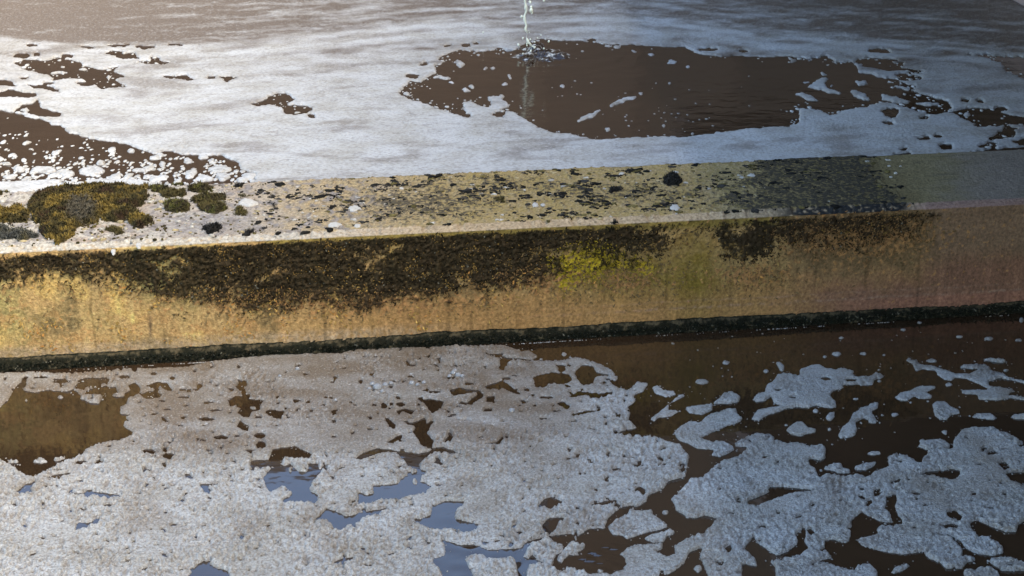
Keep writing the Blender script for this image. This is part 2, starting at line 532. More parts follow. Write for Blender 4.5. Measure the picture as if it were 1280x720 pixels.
ct = lay(ct, BLACK, sstep(0.62, 0.80, np.minimum(bl, 1.0) * 0.74 + 0.9 * n_fine + 0.30 * n_mid + 0.1) * 0.8)
ct = lay(ct, C(0.30, 0.255, 0.215), (1 - sstep(420, 520, PX)) * sstep(0.0, 0.28, fbm(UU * 26, AA * 16, 37, 4)) * 0.85)
ct = lay(ct, C(0.16, 0.125, 0.085), (1 - sstep(420, 560, PX)) * sstep(0.22, 0.42, fbm(UU * 48, AA * 30, 39, 3)) * 0.8)
spk = sstep(0.50, 0.62, n_xf + 0.25 * n_mid)
ct = lay(ct, BLACK * 1.5, spk * (1 - right) * 0.8)
# colours of the worn edge
cc = np.zeros(UU.shape + (3,)) + C(0.52, 0.37, 0.21)
cc = lay(cc, PALE * 0.98, (1 - sstep(330, 560, PX + 80 * n_mid)) * sstep(-0.3, 0.2, n_fine + 0.2))
cc = lay(cc, BLACK, sstep(930, 1010, PX + 40 * n_mid) * (1 - sstep(1125, 1150, PX)) * sstep(-0.5, -0.1, n_fine + 0.3 * n_mid))
cc = lay(cc, C(0.34, 0.21, 0.15), sstep(1125, 1165, PX))
cc = lay(cc, CRUST, sstep(0.30, 0.45, n_fine) * (1 - sstep(1110, 1140, PX)) * 0.6)
# colours of the face
dF = PY - near_edge(PX)
hF = np.clip(dF / (foot_edge(PX) - near_edge(PX)), 0, 1)
cf = np.zeros(UU.shape + (3,)) + C(0.55, 0.335, 0.125)
cf = lay(cf, C(0.42, 0.32, 0.11), sstep(-0.1, 0.25, n_big + 0.3 * n_mid) * (1 - sstep(200, 330, PX)) * 0.9)
cf = lay(cf, C(0.20, 0.14, 0.06), sstep(0.0, 0.36, fbm(UU * 6, AA * 7, 35, 4)) * (1 - sstep(560, 800, PX)) * 0.8)
cf = lay(cf, ORANGE, sstep(-0.05, 0.30, n_mid + 0.5 * n_fine) * 0.7)
cf = lay(cf, C(0.70, 0.44, 0.13), sstep(0.06, 0.36, fbm(UU * 10, AA * 8, 36, 4) + 0.3 * n_fine) * (1 - sstep(480, 700, PX)) * 0.75)
cf = lay(cf, C(0.56, 0.38, 0.15), sstep(0.05, 0.35, n_fine + 0.3 * n_xf) * (1 - sstep(500, 700, PX)) * 0.5)
cf = lay(cf, C(0.48, 0.25, 0.085), sstep(0.42, 0.72, hF + 0.15 * n_mid) * sstep(260, 520, PX) * 0.85)
cf = lay(cf, C(0.46, 0.32, 0.18), sstep(0.78, 0.86, hF) * (1 - sstep(420, 640, PX)) * (0.6 + n_fine))
cf = lay(cf, OLIVE, (sstep(640, 720, PX) * (1 - sstep(1000, 1100, PX))) * blob(PX, PY, 790, 345, 120, 26) * (0.75 + 0.6 * n_mid))
cf = lay(cf, OLIVE * C(1.05, 0.98, 0.9), blob(PX, PY, 868, 335, 30, 60) * (0.75 + 0.5 * n_fine + 0.5 * n_mid))
cf = lay(cf, OLIVE, (1 - sstep(6, 13, dF + 5 * n_mid)) * sstep(310, 350, PX) * (1 - sstep(1130, 1170, PX)) * 0.75)
cf = lay(cf, C(0.26, 0.155, 0.065), sstep(960, 1010, PX + 40 * n_mid) * (1 - sstep(0.45, 0.75, hF + 0.2 * n_mid)))
cf = lay(cf, MAUVE, sstep(930, 1080, PX + 40 * n_mid) * sstep(0.45, 0.80, hF + 0.10 * n_mid))
smooth_r = sstep(1140, 1185, PX + 8 * n_mid)
cf = lay(cf, C(0.285, 0.172, 0.092) * (1 + 0.15 * n_big[..., None]), smooth_r * (1 - 0.6 * sstep(0.35, 0.6, hF)))
cf = lay(cf, MAUVE * 0.95, smooth_r * sstep(0.35, 0.60, hF + 0.06 * n_mid))
cf = lay(cf, C(0.38, 0.175, 0.10), sstep(1000, 1150, PX) * sstep(0.78, 0.84, hF + 0.02 * n_mid))
yl = 1.15 * blob(PX, PY, 740, 330, 55, 28) + 0.8 * blob(PX, PY, 705, 350, 16, 20) + 0.7 * blob(PX, PY, 808, 338, 14, 16)
cf = lay(cf, YELLOW, sstep(0.45, 0.60, yl * 0.75 + 0.8 * n_fine))
og = blob(PX, PY, 670, 350, 50, 18) + blob(PX, PY, 785, 350, 40, 14) + 1.2 * blob(PX, PY, 940, 345, 45, 14) + 1.2 * blob(PX, PY, 1070, 295, 100, 30) + 0.9 * blob(PX, PY, 440, 378, 190, 16)
cf = lay(cf, ORANGE * C(1.05, 1.0, 1.0), sstep(0.42, 0.60, og * 0.55 + 0.9 * n_fine + 0.1))
fc = face_crust(PX, PY, 0)
cm = sstep(0.40, 0.58, fc * 0.85 + 0.55 * n_fine + 0.25 * n_mid + 0.20 * n_xf)
cf = lay(cf, CRUST * (1 + 0.5 * n_xf[..., None]), cm * 0.95 * sstep(0.02, 0.2, fc))
cf = lay(cf, C(0.12, 0.08, 0.05), blob(PX, PY, 188, 410, 2.2, 18) * 0.8)
strk = fbm(UU * 34, AA * 2.2, 44, 4, 0.6)
cf = lay(cf, cf * 0.55, sstep(0.12, 0.45, strk) * sstep(0.25, 0.6, hF) * 0.75)
cf = lay(cf, np.clip(cf * 1.4, 0, 0.7), sstep(0.15, 0.45, fbm(UU * 28, AA * 2.5, 45, 4, 0.6)) * sstep(0.3, 0.6, hF) * 0.6)
tide = np.exp(-((hF - 0.80 - 0.015 * n_mid) / 0.012)**2) + 0.7 * np.exp(-((hF - 0.74 - 0.02 * n_mid) / 0.008)**2)
cf = lay(cf, C(0.42, 0.26, 0.17), tide * sstep(600, 900, PX) * (0.35 + n_fine))
tone = np.where(is_top[..., None], ct, np.where(is_ch[..., None], cc, cf))
tone = np.clip(tone * (1 + (0.30 * n_xf + 0.14 * n_fine) * (1 - 0.65 * smooth_r) + 0.16 * n_mid)[..., None], 0.008, 0.75)
# relief
rough_amt = np.where(is_face, 0.35 + 0.9 * fc * (1 - smooth_r), 1.0 - 0.8 * right)
disp = 0.0035 * n_big + 0.0028 * n_mid * rough_amt + 0.0022 * n_fine * rough_amt + np.where(is_face, 0.007 * cm * (0.5 + 1.2 * n_fine + 0.8 * n_xf), 0.003 * sstep(0.3, 0.6, bl * 0.7 + n_fine))
disp = disp - is_ch * (0.010 * sstep(0.05, 0.4, fbm(UU * 22, UU * 0, 40, 3)) + 0.012 * sstep(0.1, 0.5, fbm(UU * 5, UU * 0, 41, 3))) * (1 - smooth_r)
disp[:2] = 0
Pw = Pw + Nw * disp[..., None]
nu, na = len(us), len(arc)
idx = np.arange(nu * na).reshape(na, nu)
F = np.stack([idx[:-1, :-1], idx[:-1, 1:], idx[1:, 1:], idx[1:, :-1]], -1)
F = F[..., ::-1]
wall = empty("dividing_wall", tuple(P0), label="low concrete dividing wall crusted with lichen and moss between the two waters", cat="wall")
OW = np.array(P0)
def wall_part(name, rows, **kw):
    ii = idx[rows]
    fF = F[rows.start:rows.stop - 1].reshape(-1, 4) - ii[0, 0]
    return mesh_obj(name, (Pw[rows] - OW).reshape(-1, 3), fF, M_WALL, wall, cols=tone[rows].reshape(-1, 3), **kw)
a0, a1 = 2 + len(tops) - 1, 2 + len(tops) + 8
wall_part("top_slab", slice(0, a0 + 1), label="mottled wall top, pale on the left and bare grey on the right")
wall_part("worn_edge", slice(a0, a1))
wall_part("face", slice(a1 - 1, na), label="stained face, black crusted above and ochre below")
def surf(u, v=None, z=None):
    return wpt(u, v, z)

# ---- lichen flakes on the top and frills on the face (uncountable)
def flakes(name, n, px_lo, px_hi, dens, size, colfun, parent):
    U_, V_ = rng.uniform(-1.9, 2.2, n), rng.uniform(CH * 0.6, WB - 0.005, n)
    P = wpt(U_, V_, ZC + 0 * U_)
    px, py = project(P)
    keep = (px > px_lo) & (px < px_hi) & (rng.random(n) < dens(px, py, U_, V_))
    U_, V_, P, px, py = U_[keep], V_[keep], P[keep], px[keep], py[keep]
    n = len(U_)
    K = 8
    ang = np.linspace(0, 2 * math.pi, K, endpoint=False)[None] + rng.uniform(0, 0.5, (n, K))
    s = size(px, n)[:, None]
    r = s * rng.uniform(0.55, 1.25, (n, K))
    st = rng.uniform(0.6, 1.5, (n, 1)); th = rng.uniform(0, math.pi, (n, 1))
    def ring(f, z, jit):
        x, y = r * f * np.cos(ang) * st, r * f * np.sin(ang)
        xr, yr = x * np.cos(th) - y * np.sin(th), x * np.sin(th) + y * np.cos(th)
        zz = z + jit * rng.uniform(-1, 1, (n, K))
        return P[:, None] + xr[..., None] * U + yr[..., None] * NB + np.stack([0 * zz, 0 * zz, zz], -1)
    hgt = s * rng.uniform(0.06, 0.20, (n, 1)) + 0.0015
    R0, R1, R2 = ring(1, -0.003, 0), ring(0.95, hgt * 0.8, 0.0012), ring(0.5, hgt, 0.0015)
    ctr = P[:, None] + np.stack([0 * hgt, 0 * hgt, hgt * 0.85], -1)
    Vv = np.concatenate([R0, R1, R2, ctr], 1)
    j = np.arange(K); j2 = (j + 1) % K
    q = np.concatenate([np.stack([j, j2, j2 + K, j + K], -1), np.stack([j + K, j2 + K, j2 + 2 * K, j + 2 * K], -1)])
    t = np.stack([j + 2 * K, j2 + 2 * K, 0 * j + 3 * K, 0 * j + 3 * K], -1)
    tri = np.concatenate([q[:, [0, 1, 2]], q[:, [0, 2, 3]], t[:, :3]])
    Ff = (tri[None] + (np.arange(n) * (3 * K + 1))[:, None, None]).reshape(-1, 3)
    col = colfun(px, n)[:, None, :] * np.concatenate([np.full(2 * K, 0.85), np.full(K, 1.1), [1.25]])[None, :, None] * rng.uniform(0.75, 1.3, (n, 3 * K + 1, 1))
    return mesh_obj(name, (Vv - OW).reshape(-1, 3), Ff, M_LICHEN, parent, cols=col.reshape(-1, 3), kind="stuff")

def lich_col(px, n):
    g = rng.random((n, 1))
    c = np.where(g < 0.62, C(0.020, 0.018, 0.014), np.where(g < 0.82, C(0.042, 0.037, 0.030), C(0.13, 0.10, 0.035)))
    return c * rng.uniform(0.7, 1.4, (n, 1))
flakes("black_lichen", 15000, 240, 1175, lambda px, py, u, v: np.clip(top_black(px, py) * (0.08 + 1.7 * sstep(0.0, 0.30, fbm(u * 9, v * 9, 61, 3))) + 0.15 * sstep(0.9, 1.2, top_black(px, py)), 0, 0.85),
       lambda px, n: rng.uniform(0.003, 0.0105, n) * (1 + 0.6 * (rng.random(n) < 0.25)), lich_col, wall)
def pale_col(px, n):
    g = rng.random((n, 1))
    return np.where(g < 0.5, C(0.50, 0.44, 0.34), C(0.42, 0.32, 0.16)) * rng.uniform(0.8, 1.25, (n, 1))
flakes("pale_lichen", 2600, -80, 1130, lambda px, py, u, v: 0.10 + 0.55 * (1 - sstep(200, 520, px)) * sstep(-0.1, 0.3, fbm(u * 5, v * 6, 71, 3)), lambda px, n: rng.uniform(0.003, 0.012, n), pale_col, wall)

def crumb_col(px, n):
    g = rng.random((n, 1))
    return np.where(g < 0.45, C(0.06, 0.045, 0.018), np.where(g < 0.75, C(0.12, 0.09, 0.03), C(0.40, 0.34, 0.25))) * rng.uniform(0.6, 1.3, (n, 1))
flakes("moss_crumbs", 7000, -80, 470, lambda px, py, u, v: np.clip(0.10 + 0.9 * sstep(0.05, 0.45, fbm(u * 8, v * 8, 73, 3)) + 0.4 * blob(px, py, 60, 275, 90, 30), 0, 1) * (1 - sstep(250, 470, px)), lambda px, n: rng.uniform(0.0015, 0.006, n), crumb_col, wall)

def frills(name, n, dens, colfun, lift, parent, zlo=0.05, zhi=None, mat=None, leng=(0.006, 0.016), off=0.0, smoothf=True):
    """small curled flaps growing out of the near face"""
    U_ = rng.uniform(-1.9, 2.2, n); Z_ = rng.uniform(zlo, zhi or ZC, n)
    P = wpt(U_, 0 * U_ - off, Z_)
    px, py = project(P)
    keep = rng.random(n) < dens(px, py, U_, Z_)
    U_, Z_, P, px, py = U_[keep], Z_[keep], P[keep], px[keep], py[keep]
    n = len(U_)
    L = rng.uniform(*leng, n); Wd = L * rng.uniform(0.18, 0.62, n)
    th = rng.uniform(0, 2 * math.pi, n)
    e1 = np.cos(th)[:, None] * U + np.sin(th)[:, None] * C(0, 0, 1.0)
    e2 = -np.sin(th)[:, None] * U + np.cos(th)[:, None] * C(0, 0, 1.0)
    lf = lift * rng.uniform(0.4, 1.3, n)
    pts = []
    for k, (a, wdt, o) in enumerate([(-0.1, 0.5, -0.2), (0.45, 1.0, 0.65), (0.85, 0.8, 1.0), (1.0, 0.45, 0.75)]):
        for sgn in (-1, 1):
            jig = rng.uniform(-0.18, 0.18, n)
            pts.append(P + e1 * ((a + jig) * L)[:, None] + e2 * (sgn * 0.5 * wdt * Wd)[:, None] - NB * (lf * o * rng.uniform(0.7, 1.3, n) + 0.002)[:, None])
    Vv = np.stack(pts, 1)
    q = np.array([(0, 1, 3, 2), (2, 3, 5, 4), (4, 5, 7, 6)])
    Ff = (q[None] + (np.arange(n) * 8)[:, None, None]).reshape(-1, 4)
    return mesh_obj(name, (Vv - OW).reshape(-1, 3), Ff, mat or M_LICHEN, parent, cols=colfun(px, py, n).reshape(-1, 3), kind="stuff", smooth=smoothf)

def fr_col(px, py, n):
    base = CRUST * rng.uniform(0.4, 1.9, (n, 1))
    g = rng.random((n, 1))
    pt = sstep(-0.10, 0.40, fbm(px * 0.03, py * 0.05, 58, 4, 0.6))[:, None]
    tip = np.where(g < 0.03 + 0.72 * pt**1.5, C(0.46, 0.26, 0.065), np.where(g < 0.045 + 0.76 * pt**1.5, C(0.36, 0.32, 0.22), C(0.058, 0.038, 0.016) * (0.5 + 1.4 * pt)))
    fcx = face_crust(px, py, 0)[:, None]
    lone = (1 - sstep(0.1, 0.45, fcx)) * rng.uniform(0.5, 1.0, (n, 1))
    base = base * (1 - lone) + C(0.24, 0.15, 0.06) * lone; tip = tip * (1 - lone) + C(0.34, 0.22, 0.09) * lone
    yl = (1.15 * blob(px, py, 740, 330, 55, 28) + 0.8 * blob(px, py, 705, 350, 16, 20) + 0.7 * blob(px, py, 808, 338, 14, 16))[:, None]
    tip = np.where((yl > 0.35) & (rng.random((n, 1)) < 0.5), YELLOW * 1.05, tip)
    og = (0.8 * blob(px, py, 450, 376, 230, 16) + 0.6 * blob(px, py, 60, 372, 120, 16) + blob(px, py, 940, 345, 45, 16) + blob(px, py, 1080, 292, 110, 30) + blob(px, py, 670, 350, 50, 18) + blob(px, py, 785, 350, 40, 14))[:, None]
    tip = np.where((og > 0.30) & (rng.random((n, 1)) < 0.55), ORANGE * 0.95, tip)
    out = np.empty((n, 8, 3))
    for k, f in enumerate([0, 0.15, 0.7, 1.0]):
        out[:, 2 * k] = out[:, 2 * k + 1] = base * (1 - f) + tip * f
    return out * rng.uniform(0.75, 1.25, (n, 8, 1))
def fr_dens(px, py, u, z):
    d = py - near_edge(px)
    low = sstep(0.45, 0.7, fbm(u * 20, z * 20, 51, 3) * 0.8 + 0.42) * (1 - sstep(85, 110, d)) * 0.25 * (1 - sstep(900, 980, px))
    og = 0.5 * blob(px, py, 1085, 292, 70, 28) + 0.5 * blob(px, py, 950, 345, 40, 16) + 0.6 * blob(px, py, 760, 345, 70, 22)
    return (d > 2) * np.clip(face_crust(px, py, 0) * 0.95 + low * 0.6 + og, 0, 1)
frills("crust_frills", 56000, fr_dens, fr_col, 0.0045, wall, leng=(0.003, 0.0105))
def tan_col(px, py, n):
    g = rng.random((n, 1))
    c = np.where(g < 0.4, C(0.62, 0.36, 0.095), np.where(g < 0.7, C(0.40, 0.24, 0.065), C(0.58, 0.27, 0.07))) * rng.uniform(0.7, 1.2, (n, 1))
    c = np.where((px > 980)[:, None], ORANGE * rng.uniform(0.5, 0.95, (n, 1)), c)
    return c[:, None, :] * rng.uniform(0.8, 1.2, (n, 8, 1))
frills("ochre_frills", 9000, lambda px, py, u, z: np.clip((1 - sstep(520, 760, px)) * sstep(-0.05, 0.3, fbm(u * 9, z * 12, 53, 3)) * sstep(30, 60, py - near_edge(px)) * 0.95
       + 0.6 * blob(px, py, 940, 345, 45, 16) + 0.55 * blob(px, py, 1085, 285, 75, 26) + 0.5 * blob(px, py, 670, 352, 60, 18), 0, 1), tan_col, 0.0035, wall, leng=(0.004, 0.011))

# ---- slimy ledge at the waterline
lu = us[(us > -6) & (us < 3.3)]
Lv, Lc = [], []
rows = 22
wv = 0.038 + 0.010 * fbm(lu * 2.6, lu * 0, 86, 4, 0.6) + 0.004 * fbm(lu * 25, lu * 0, 87, 3) - 0.006 * sstep(0.3, 1.6, lu)
for k in range(rows):
    f = k / (rows - 1)
    zz = wv * (1 - f) - 0.02 * f
    o = 0.001 + 0.017 * sstep(0, 0.35, f) + 0.006 * f
    nn = fbm(lu * 26, zz * 60, 81, 4, 0.6); n2 = fbm(lu * 85, zz * 140, 82, 3)
    oo = o + (0.0 if k == 0 else 1) * (0.007 * nn + 0.005 * n2)
    Lv.append(wpt(lu, -oo, zz + 0.002 * n2))
    lite = sstep(0.05, 0.5, nn + 0.6 * n2 + 0.45 * np.exp(-((f - 0.10) / 0.06)**2) - 0.1)[:, None]
    c = C(0.017, 0.016, 0.007)[None] * (1 - lite) + C(0.12, 0.09, 0.045)[None] * lite
    Lc.append(np.clip(c, 0.004, 1))
Lv, Lc = np.array(Lv), np.array(Lc)
i = np.arange(Lv.shape[0] * Lv.shape[1]).reshape(Lv.shape[:2])
F = np.stack([i[1:, :-1], i[1:, 1:], i[:-1, 1:], i[:-1, :-1]], -1).reshape(-1, 4)
mesh_obj("waterline_algae", (Lv - OW).reshape(-1, 3), F, M_ALGAE, wall, cols=Lc.reshape(-1, 3), label="black green slimy band along the waterline")
def alg_col(px, py, n):
    g = rng.random((n, 1))
    c = np.where(g < 0.62, C(0.013, 0.015, 0.007), np.where(g < 0.93, C(0.045, 0.037, 0.02), C(0.20, 0.175, 0.115)))
    return c[:, None, :] * rng.uniform(0.7, 1.3, (n, 8, 1))
frills("algae_fringe", 9000, lambda px, py, u, z: 0.9 * (z < 0.026 + 0.012 * fbm(u * 2.6, u * 0, 86, 4, 0.6)), alg_col, 0.007, wall, zlo=-0.006, zhi=0.038, mat=M_ALGAE, leng=(0.003, 0.009), off=0.017)

# ------------------------------------------------------------------ foam
def foam_mesh(name, outers, holes, islets, zb, mat, step, thick, thin_fun, bbox=None, warp=2.2, relief=0.002, specks=0.0, clip=None, seed=0, stepy=None, **kw):
    allp = np.concatenate([np.array(o, float) for o in outers])
    x0, x1, y0, y1 = allp[:, 0].min() - 6, allp[:, 0].max() + 6, allp[:, 1].min() - 4, allp[:, 1].max() + 4
    stepy = stepy or step
    xs = frame_axis(x0, x1, max(x0, -14), min(x1, 1294), step, 7)
    ys = frame_axis(y0, y1, max(y0, -8), min(y1, 732), stepy, 7)
    X, Y = np.meshgrid(xs, ys)
    P0_ = unproject(X, Y, zb)
    wx = warp * fbm(X * 0.045, Y * 0.10, 11 + seed, 4, 0.6)
    wy = warp * 0.6 * fbm(X * 0.045, Y * 0.10, 91 + seed, 4, 0.6)
    Xw, Yw = X + wx, Y + wy
    S = np.full(X.shape, -16.0)
    for o in outers: S = np.maximum(S, sdf(o, Xw, Yw))
    for h in holes: S = np.minimum(S, -sdf(h, Xw, Yw))
    for s in islets: S = np.maximum(S, sdf(s, Xw, Yw))
    S = S + (0.5 if zb < 0.1 else 1.1) * warp * fbm(X * (0.22 if zb < 0.1 else 0.13), Y * 0.42, 7 + seed, 2)
    if specks:
        nz = fbm(X * 0.085, Y * 0.20, 55 + seed, 3) + 0.10 * perlin(X * 0.012, Y * 0.03, 56 + seed)
        S = np.minimum(S, (0.57 - 0.14 * specks - nz) * 24)
    if clip is not None:
        S = np.minimum(S, clip(X, Y, P0_))
    q = (S[:-1, :-1] + S[1:, :-1] + S[:-1, 1:] + S[1:, 1:]) / 4 > 0
    used = np.zeros(X.shape, bool); cnt = np.zeros(X.shape, int)
    for dy in (0, 1):
        for dx in (0, 1):
            cnt[dy:dy + q.shape[0], dx:dx + q.shape[1]] += q
    used = cnt > 0
    edge = used & (cnt < 4)
    gy, gx = np.gradient(S, ys * YS, xs)
    gl = np.sqrt(gx**2 + gy**2) + 1e-6
    k = np.where(edge, np.clip(-S / gl, -1.4 * step, 1.4 * step), 0)
    X2, Y2 = X + k * gx / gl, Y + k * gy / gl / YS
    Pp = unproject(X2, Y2, zb)
    e = np.clip(S / 5.0, 0, 1)
    body = np.sqrt(1 - (1 - e)**2)
    wxx, wyy = Pp[..., 0], Pp[..., 1]
    rel = 0.8 * fbm(wxx * 14, wyy * 10, 41, 3) + 1.7 * (0.25 - np.abs(fbm(wxx * 48 + 0.5 * fbm(wxx * 20, wyy * 20, 45, 2), wyy * 34, 42, 2))) + 0.7 * fbm(wxx * 110, wyy * 80, 43, 2)
    calm = sstep(-0.25, 0.25, fbm(wxx * 4.5, wyy * 3.5, 47, 3) + (-0.1 if zb > 0.1 else -0.12 + 0.36 * sstep(520, 610, Y)))
    rel = rel * (0.22 + 0.85 * calm)
    hgt = thick * body * (0.8 + 0.5 * fbm(wxx * 3, wyy * 3, 44, 2)) + relief * body * rel
    Pp[..., 2] = zb + np.maximum(hgt, 0.0012 * body)
    Pp[..., 2][edge] = zb - 0.004
    thin = np.clip(thin_fun(X, Y, Pp), 0, 1)
    thin = thin + (0.9 if zb < 0.1 else 0.35) * np.clip(-rel - 0.05, 0, 0.6)  # low spots browned: thinner froth, and contrast standing in for relief shading
    thin = np.maximum(thin, 0.55 * (1 - sstep(0, 3.0, S)))
    ids = -np.ones(X.shape, int)
    ids[used] = np.arange(used.sum())
    i = ids
    F = np.stack([i[1:, :-1], i[1:, 1:], i[:-1, 1:], i[:-1, :-1]], -1)[q]
    o = mesh_obj(name, Pp[used], F, mat, attrs={"thin": thin[used]}, **kw)
    return rebase(o)

c1, c2, c3 = crop(0, 400, 2.977), crop(425, 400, 2.977), crop(850, 380, 2.977)
c4, c5, c6, c7 = crop(0, 520, 3.556), crop(320, 520, 3.556), crop(600, 520, 3.556), crop(920, 520, 3.556)
f1, f2, f3 = crop(0, 0, 2.977), crop(425, 0, 2.977), crop(850, 0, 2.977)
def E(cr, *spec): return [ell(*cr((a, b))[0], rx / (3.556 if cr in (c4, c5, c6, c7) else 2.977), ry / (3.556 if cr in (c4, c5, c6, c7) else 2.977)) for a, b, rx, ry in spec]

def thin_and_light_near(X, Y, P):
    band = 0.85 * (1 - sstep(545, 590, Y + 14 * perlin(X * 0.01, Y * 0.03, 3))) * (1 - sstep(640, 800, X))  # beige band painted where the wet foam mirrors the brown building
    st = fbm(P[..., 0] * 3.5 + P[..., 1] * 1.2, P[..., 1] * 9, 15, 4)
    blot = 0.35 * sstep(0.0, 0.5, fbm(P[..., 0] * 6, P[..., 1] * 4, 19, 4))
    return band * (0.75 + 0.8 * st) + blot + 0.10 + 0.25 * sstep(800, 1200, X) * (0.5 + st)  # right side browned too, shade put into the colour

# the big sheet on the left of the near water
sheet = c1((-1500, 205), (0, 200), (120, 192), (195, 200), (260, 200), (330, 193), (400, 186), (500, 181), (700, 176), (800, 155), (1000, 131), (1270, 126)) \
    + c2((0, 122), (200, 104), (400, 99), (520, 96), (628, 96), (640, 106), (690, 116), (700, 112), (742, 136), (715, 150), (620, 140), (560, 128), (548, 134), (620, 150), (720, 155), (830, 150),
         (872, 140), (930, 150), (985, 172), (1035, 205), (1035, 226), (1010, 226), (1020, 245), (1065, 264), (1085, 250), (1100, 232), (1150, 236), (1132, 268), (1088, 284), (1105, 300), (1075, 325), (1085, 350), (1075, 375), (1110, 404), (1062, 410), (1022, 428), (1090, 430), (1180, 440)) \
    + c6((830, 120), (895, 130), (930, 180), (915, 270), (840, 290), (810, 330), (745, 355), (745, 380), (700, 405), (640, 405), (600, 430), (565, 465), (560, 500), (490, 505), (440, 530), (380, 528), (300, 540), (210, 560), (180, 590), (30, 600), (0, 580)) \
    + c5((1040, 600), (960, 570), (910, 575), (835, 560), (850, 595), (840, 620), (790, 640), (800, 662), (830, 690), (830, 730)) + [(553, 800), (540, 980), (-500, 980)]
h = []
h.append(c1((-1500, 340), (0, 330), (30, 300), (50, 265), (75, 235), (98, 238), (85, 262), (130, 272), (180, 262), (240, 268), (280, 262), (300, 280), (300, 292), (330, 308), (370, 310), (385, 285), (440, 288), (480, 280), (470, 315), (445, 325), (445, 350), (490, 355), (465, 365), (458, 395), (495, 420), (470, 440), (400, 455), (330, 478), (300, 500), (365, 488), (300, 505), (250, 520), (200, 545), (140, 580), (100, 585), (75, 560), (30, 535), (90, 530), (0, 518), (-1500, 540)))
h += [c1((300, 220), (340, 215), (400, 220), (405, 235), (350, 250), (300, 260), (275, 252)), c1((320, 265), (370, 250), (430, 250), (440, 275), (400, 285), (340, 280)),
      c1((480, 240), (505, 235), (520, 262), (495, 290), (470, 290), (465, 275), (485, 262)), c1((545, 245), (585, 232), (620, 235), (645, 268), (620, 265), (600, 250), (560, 255)),
      c1((520, 280), (560, 265), (600, 275), (590, 292), (550, 298)),
      c1((895, 232), (910, 225), (918, 240), (905, 252), (915, 272), (935, 295), (965, 300), (985, 302), (965, 315), (965, 335), (935, 345), (925, 365), (905, 365), (885, 345), (905, 325), (890, 315), (860, 325), (850, 295), (875, 285), (905, 285), (900, 268), (875, 250)),
      c1((990, 345), (1000, 335), (1055, 340), (1050, 355), (1040, 375), (1020, 365)), c1((882, 395), (895, 375), (925, 400), (920, 418), (905, 410)),
      c1((930, 545), (935, 525), (1000, 520), (1020, 480), (1095, 470), (1160, 500), (1150, 520), (1120, 520), (1060, 515), (1045, 535), (1000, 548), (950, 555)),
      c1((165, 590), (200, 580), (255, 568), (262, 576), (210, 590)), c1((60, 640), (100, 612), (130, 605), (110, 630), (120, 645), (80, 650))]
h += E(c1, (225, 228, 35, 8), (465, 214, 20, 8), (642, 218, 9, 7), (680, 260, 12, 6), (703, 265, 9, 6), (740, 247, 9, 9), (775, 310, 18, 5), (685, 290, 22, 4), (800, 338, 25, 4), (770, 372, 30, 7), (625, 335, 13, 4), (572, 352, 16, 4), (570, 202, 10, 6), (520, 308, 8, 3),
       (970, 433, 20, 11), (970, 465, 18, 13), (820, 440, 27, 10), (880, 436, 12, 6), (933, 487, 20, 4), (735, 445, 8, 4), (625, 508, 18, 11), (557, 490, 22, 8), (625, 458, 18, 5), (697, 583, 10, 9), (300, 530, 20, 5), (643, 618, 8, 3), (775, 487, 15, 4))
BL = c5
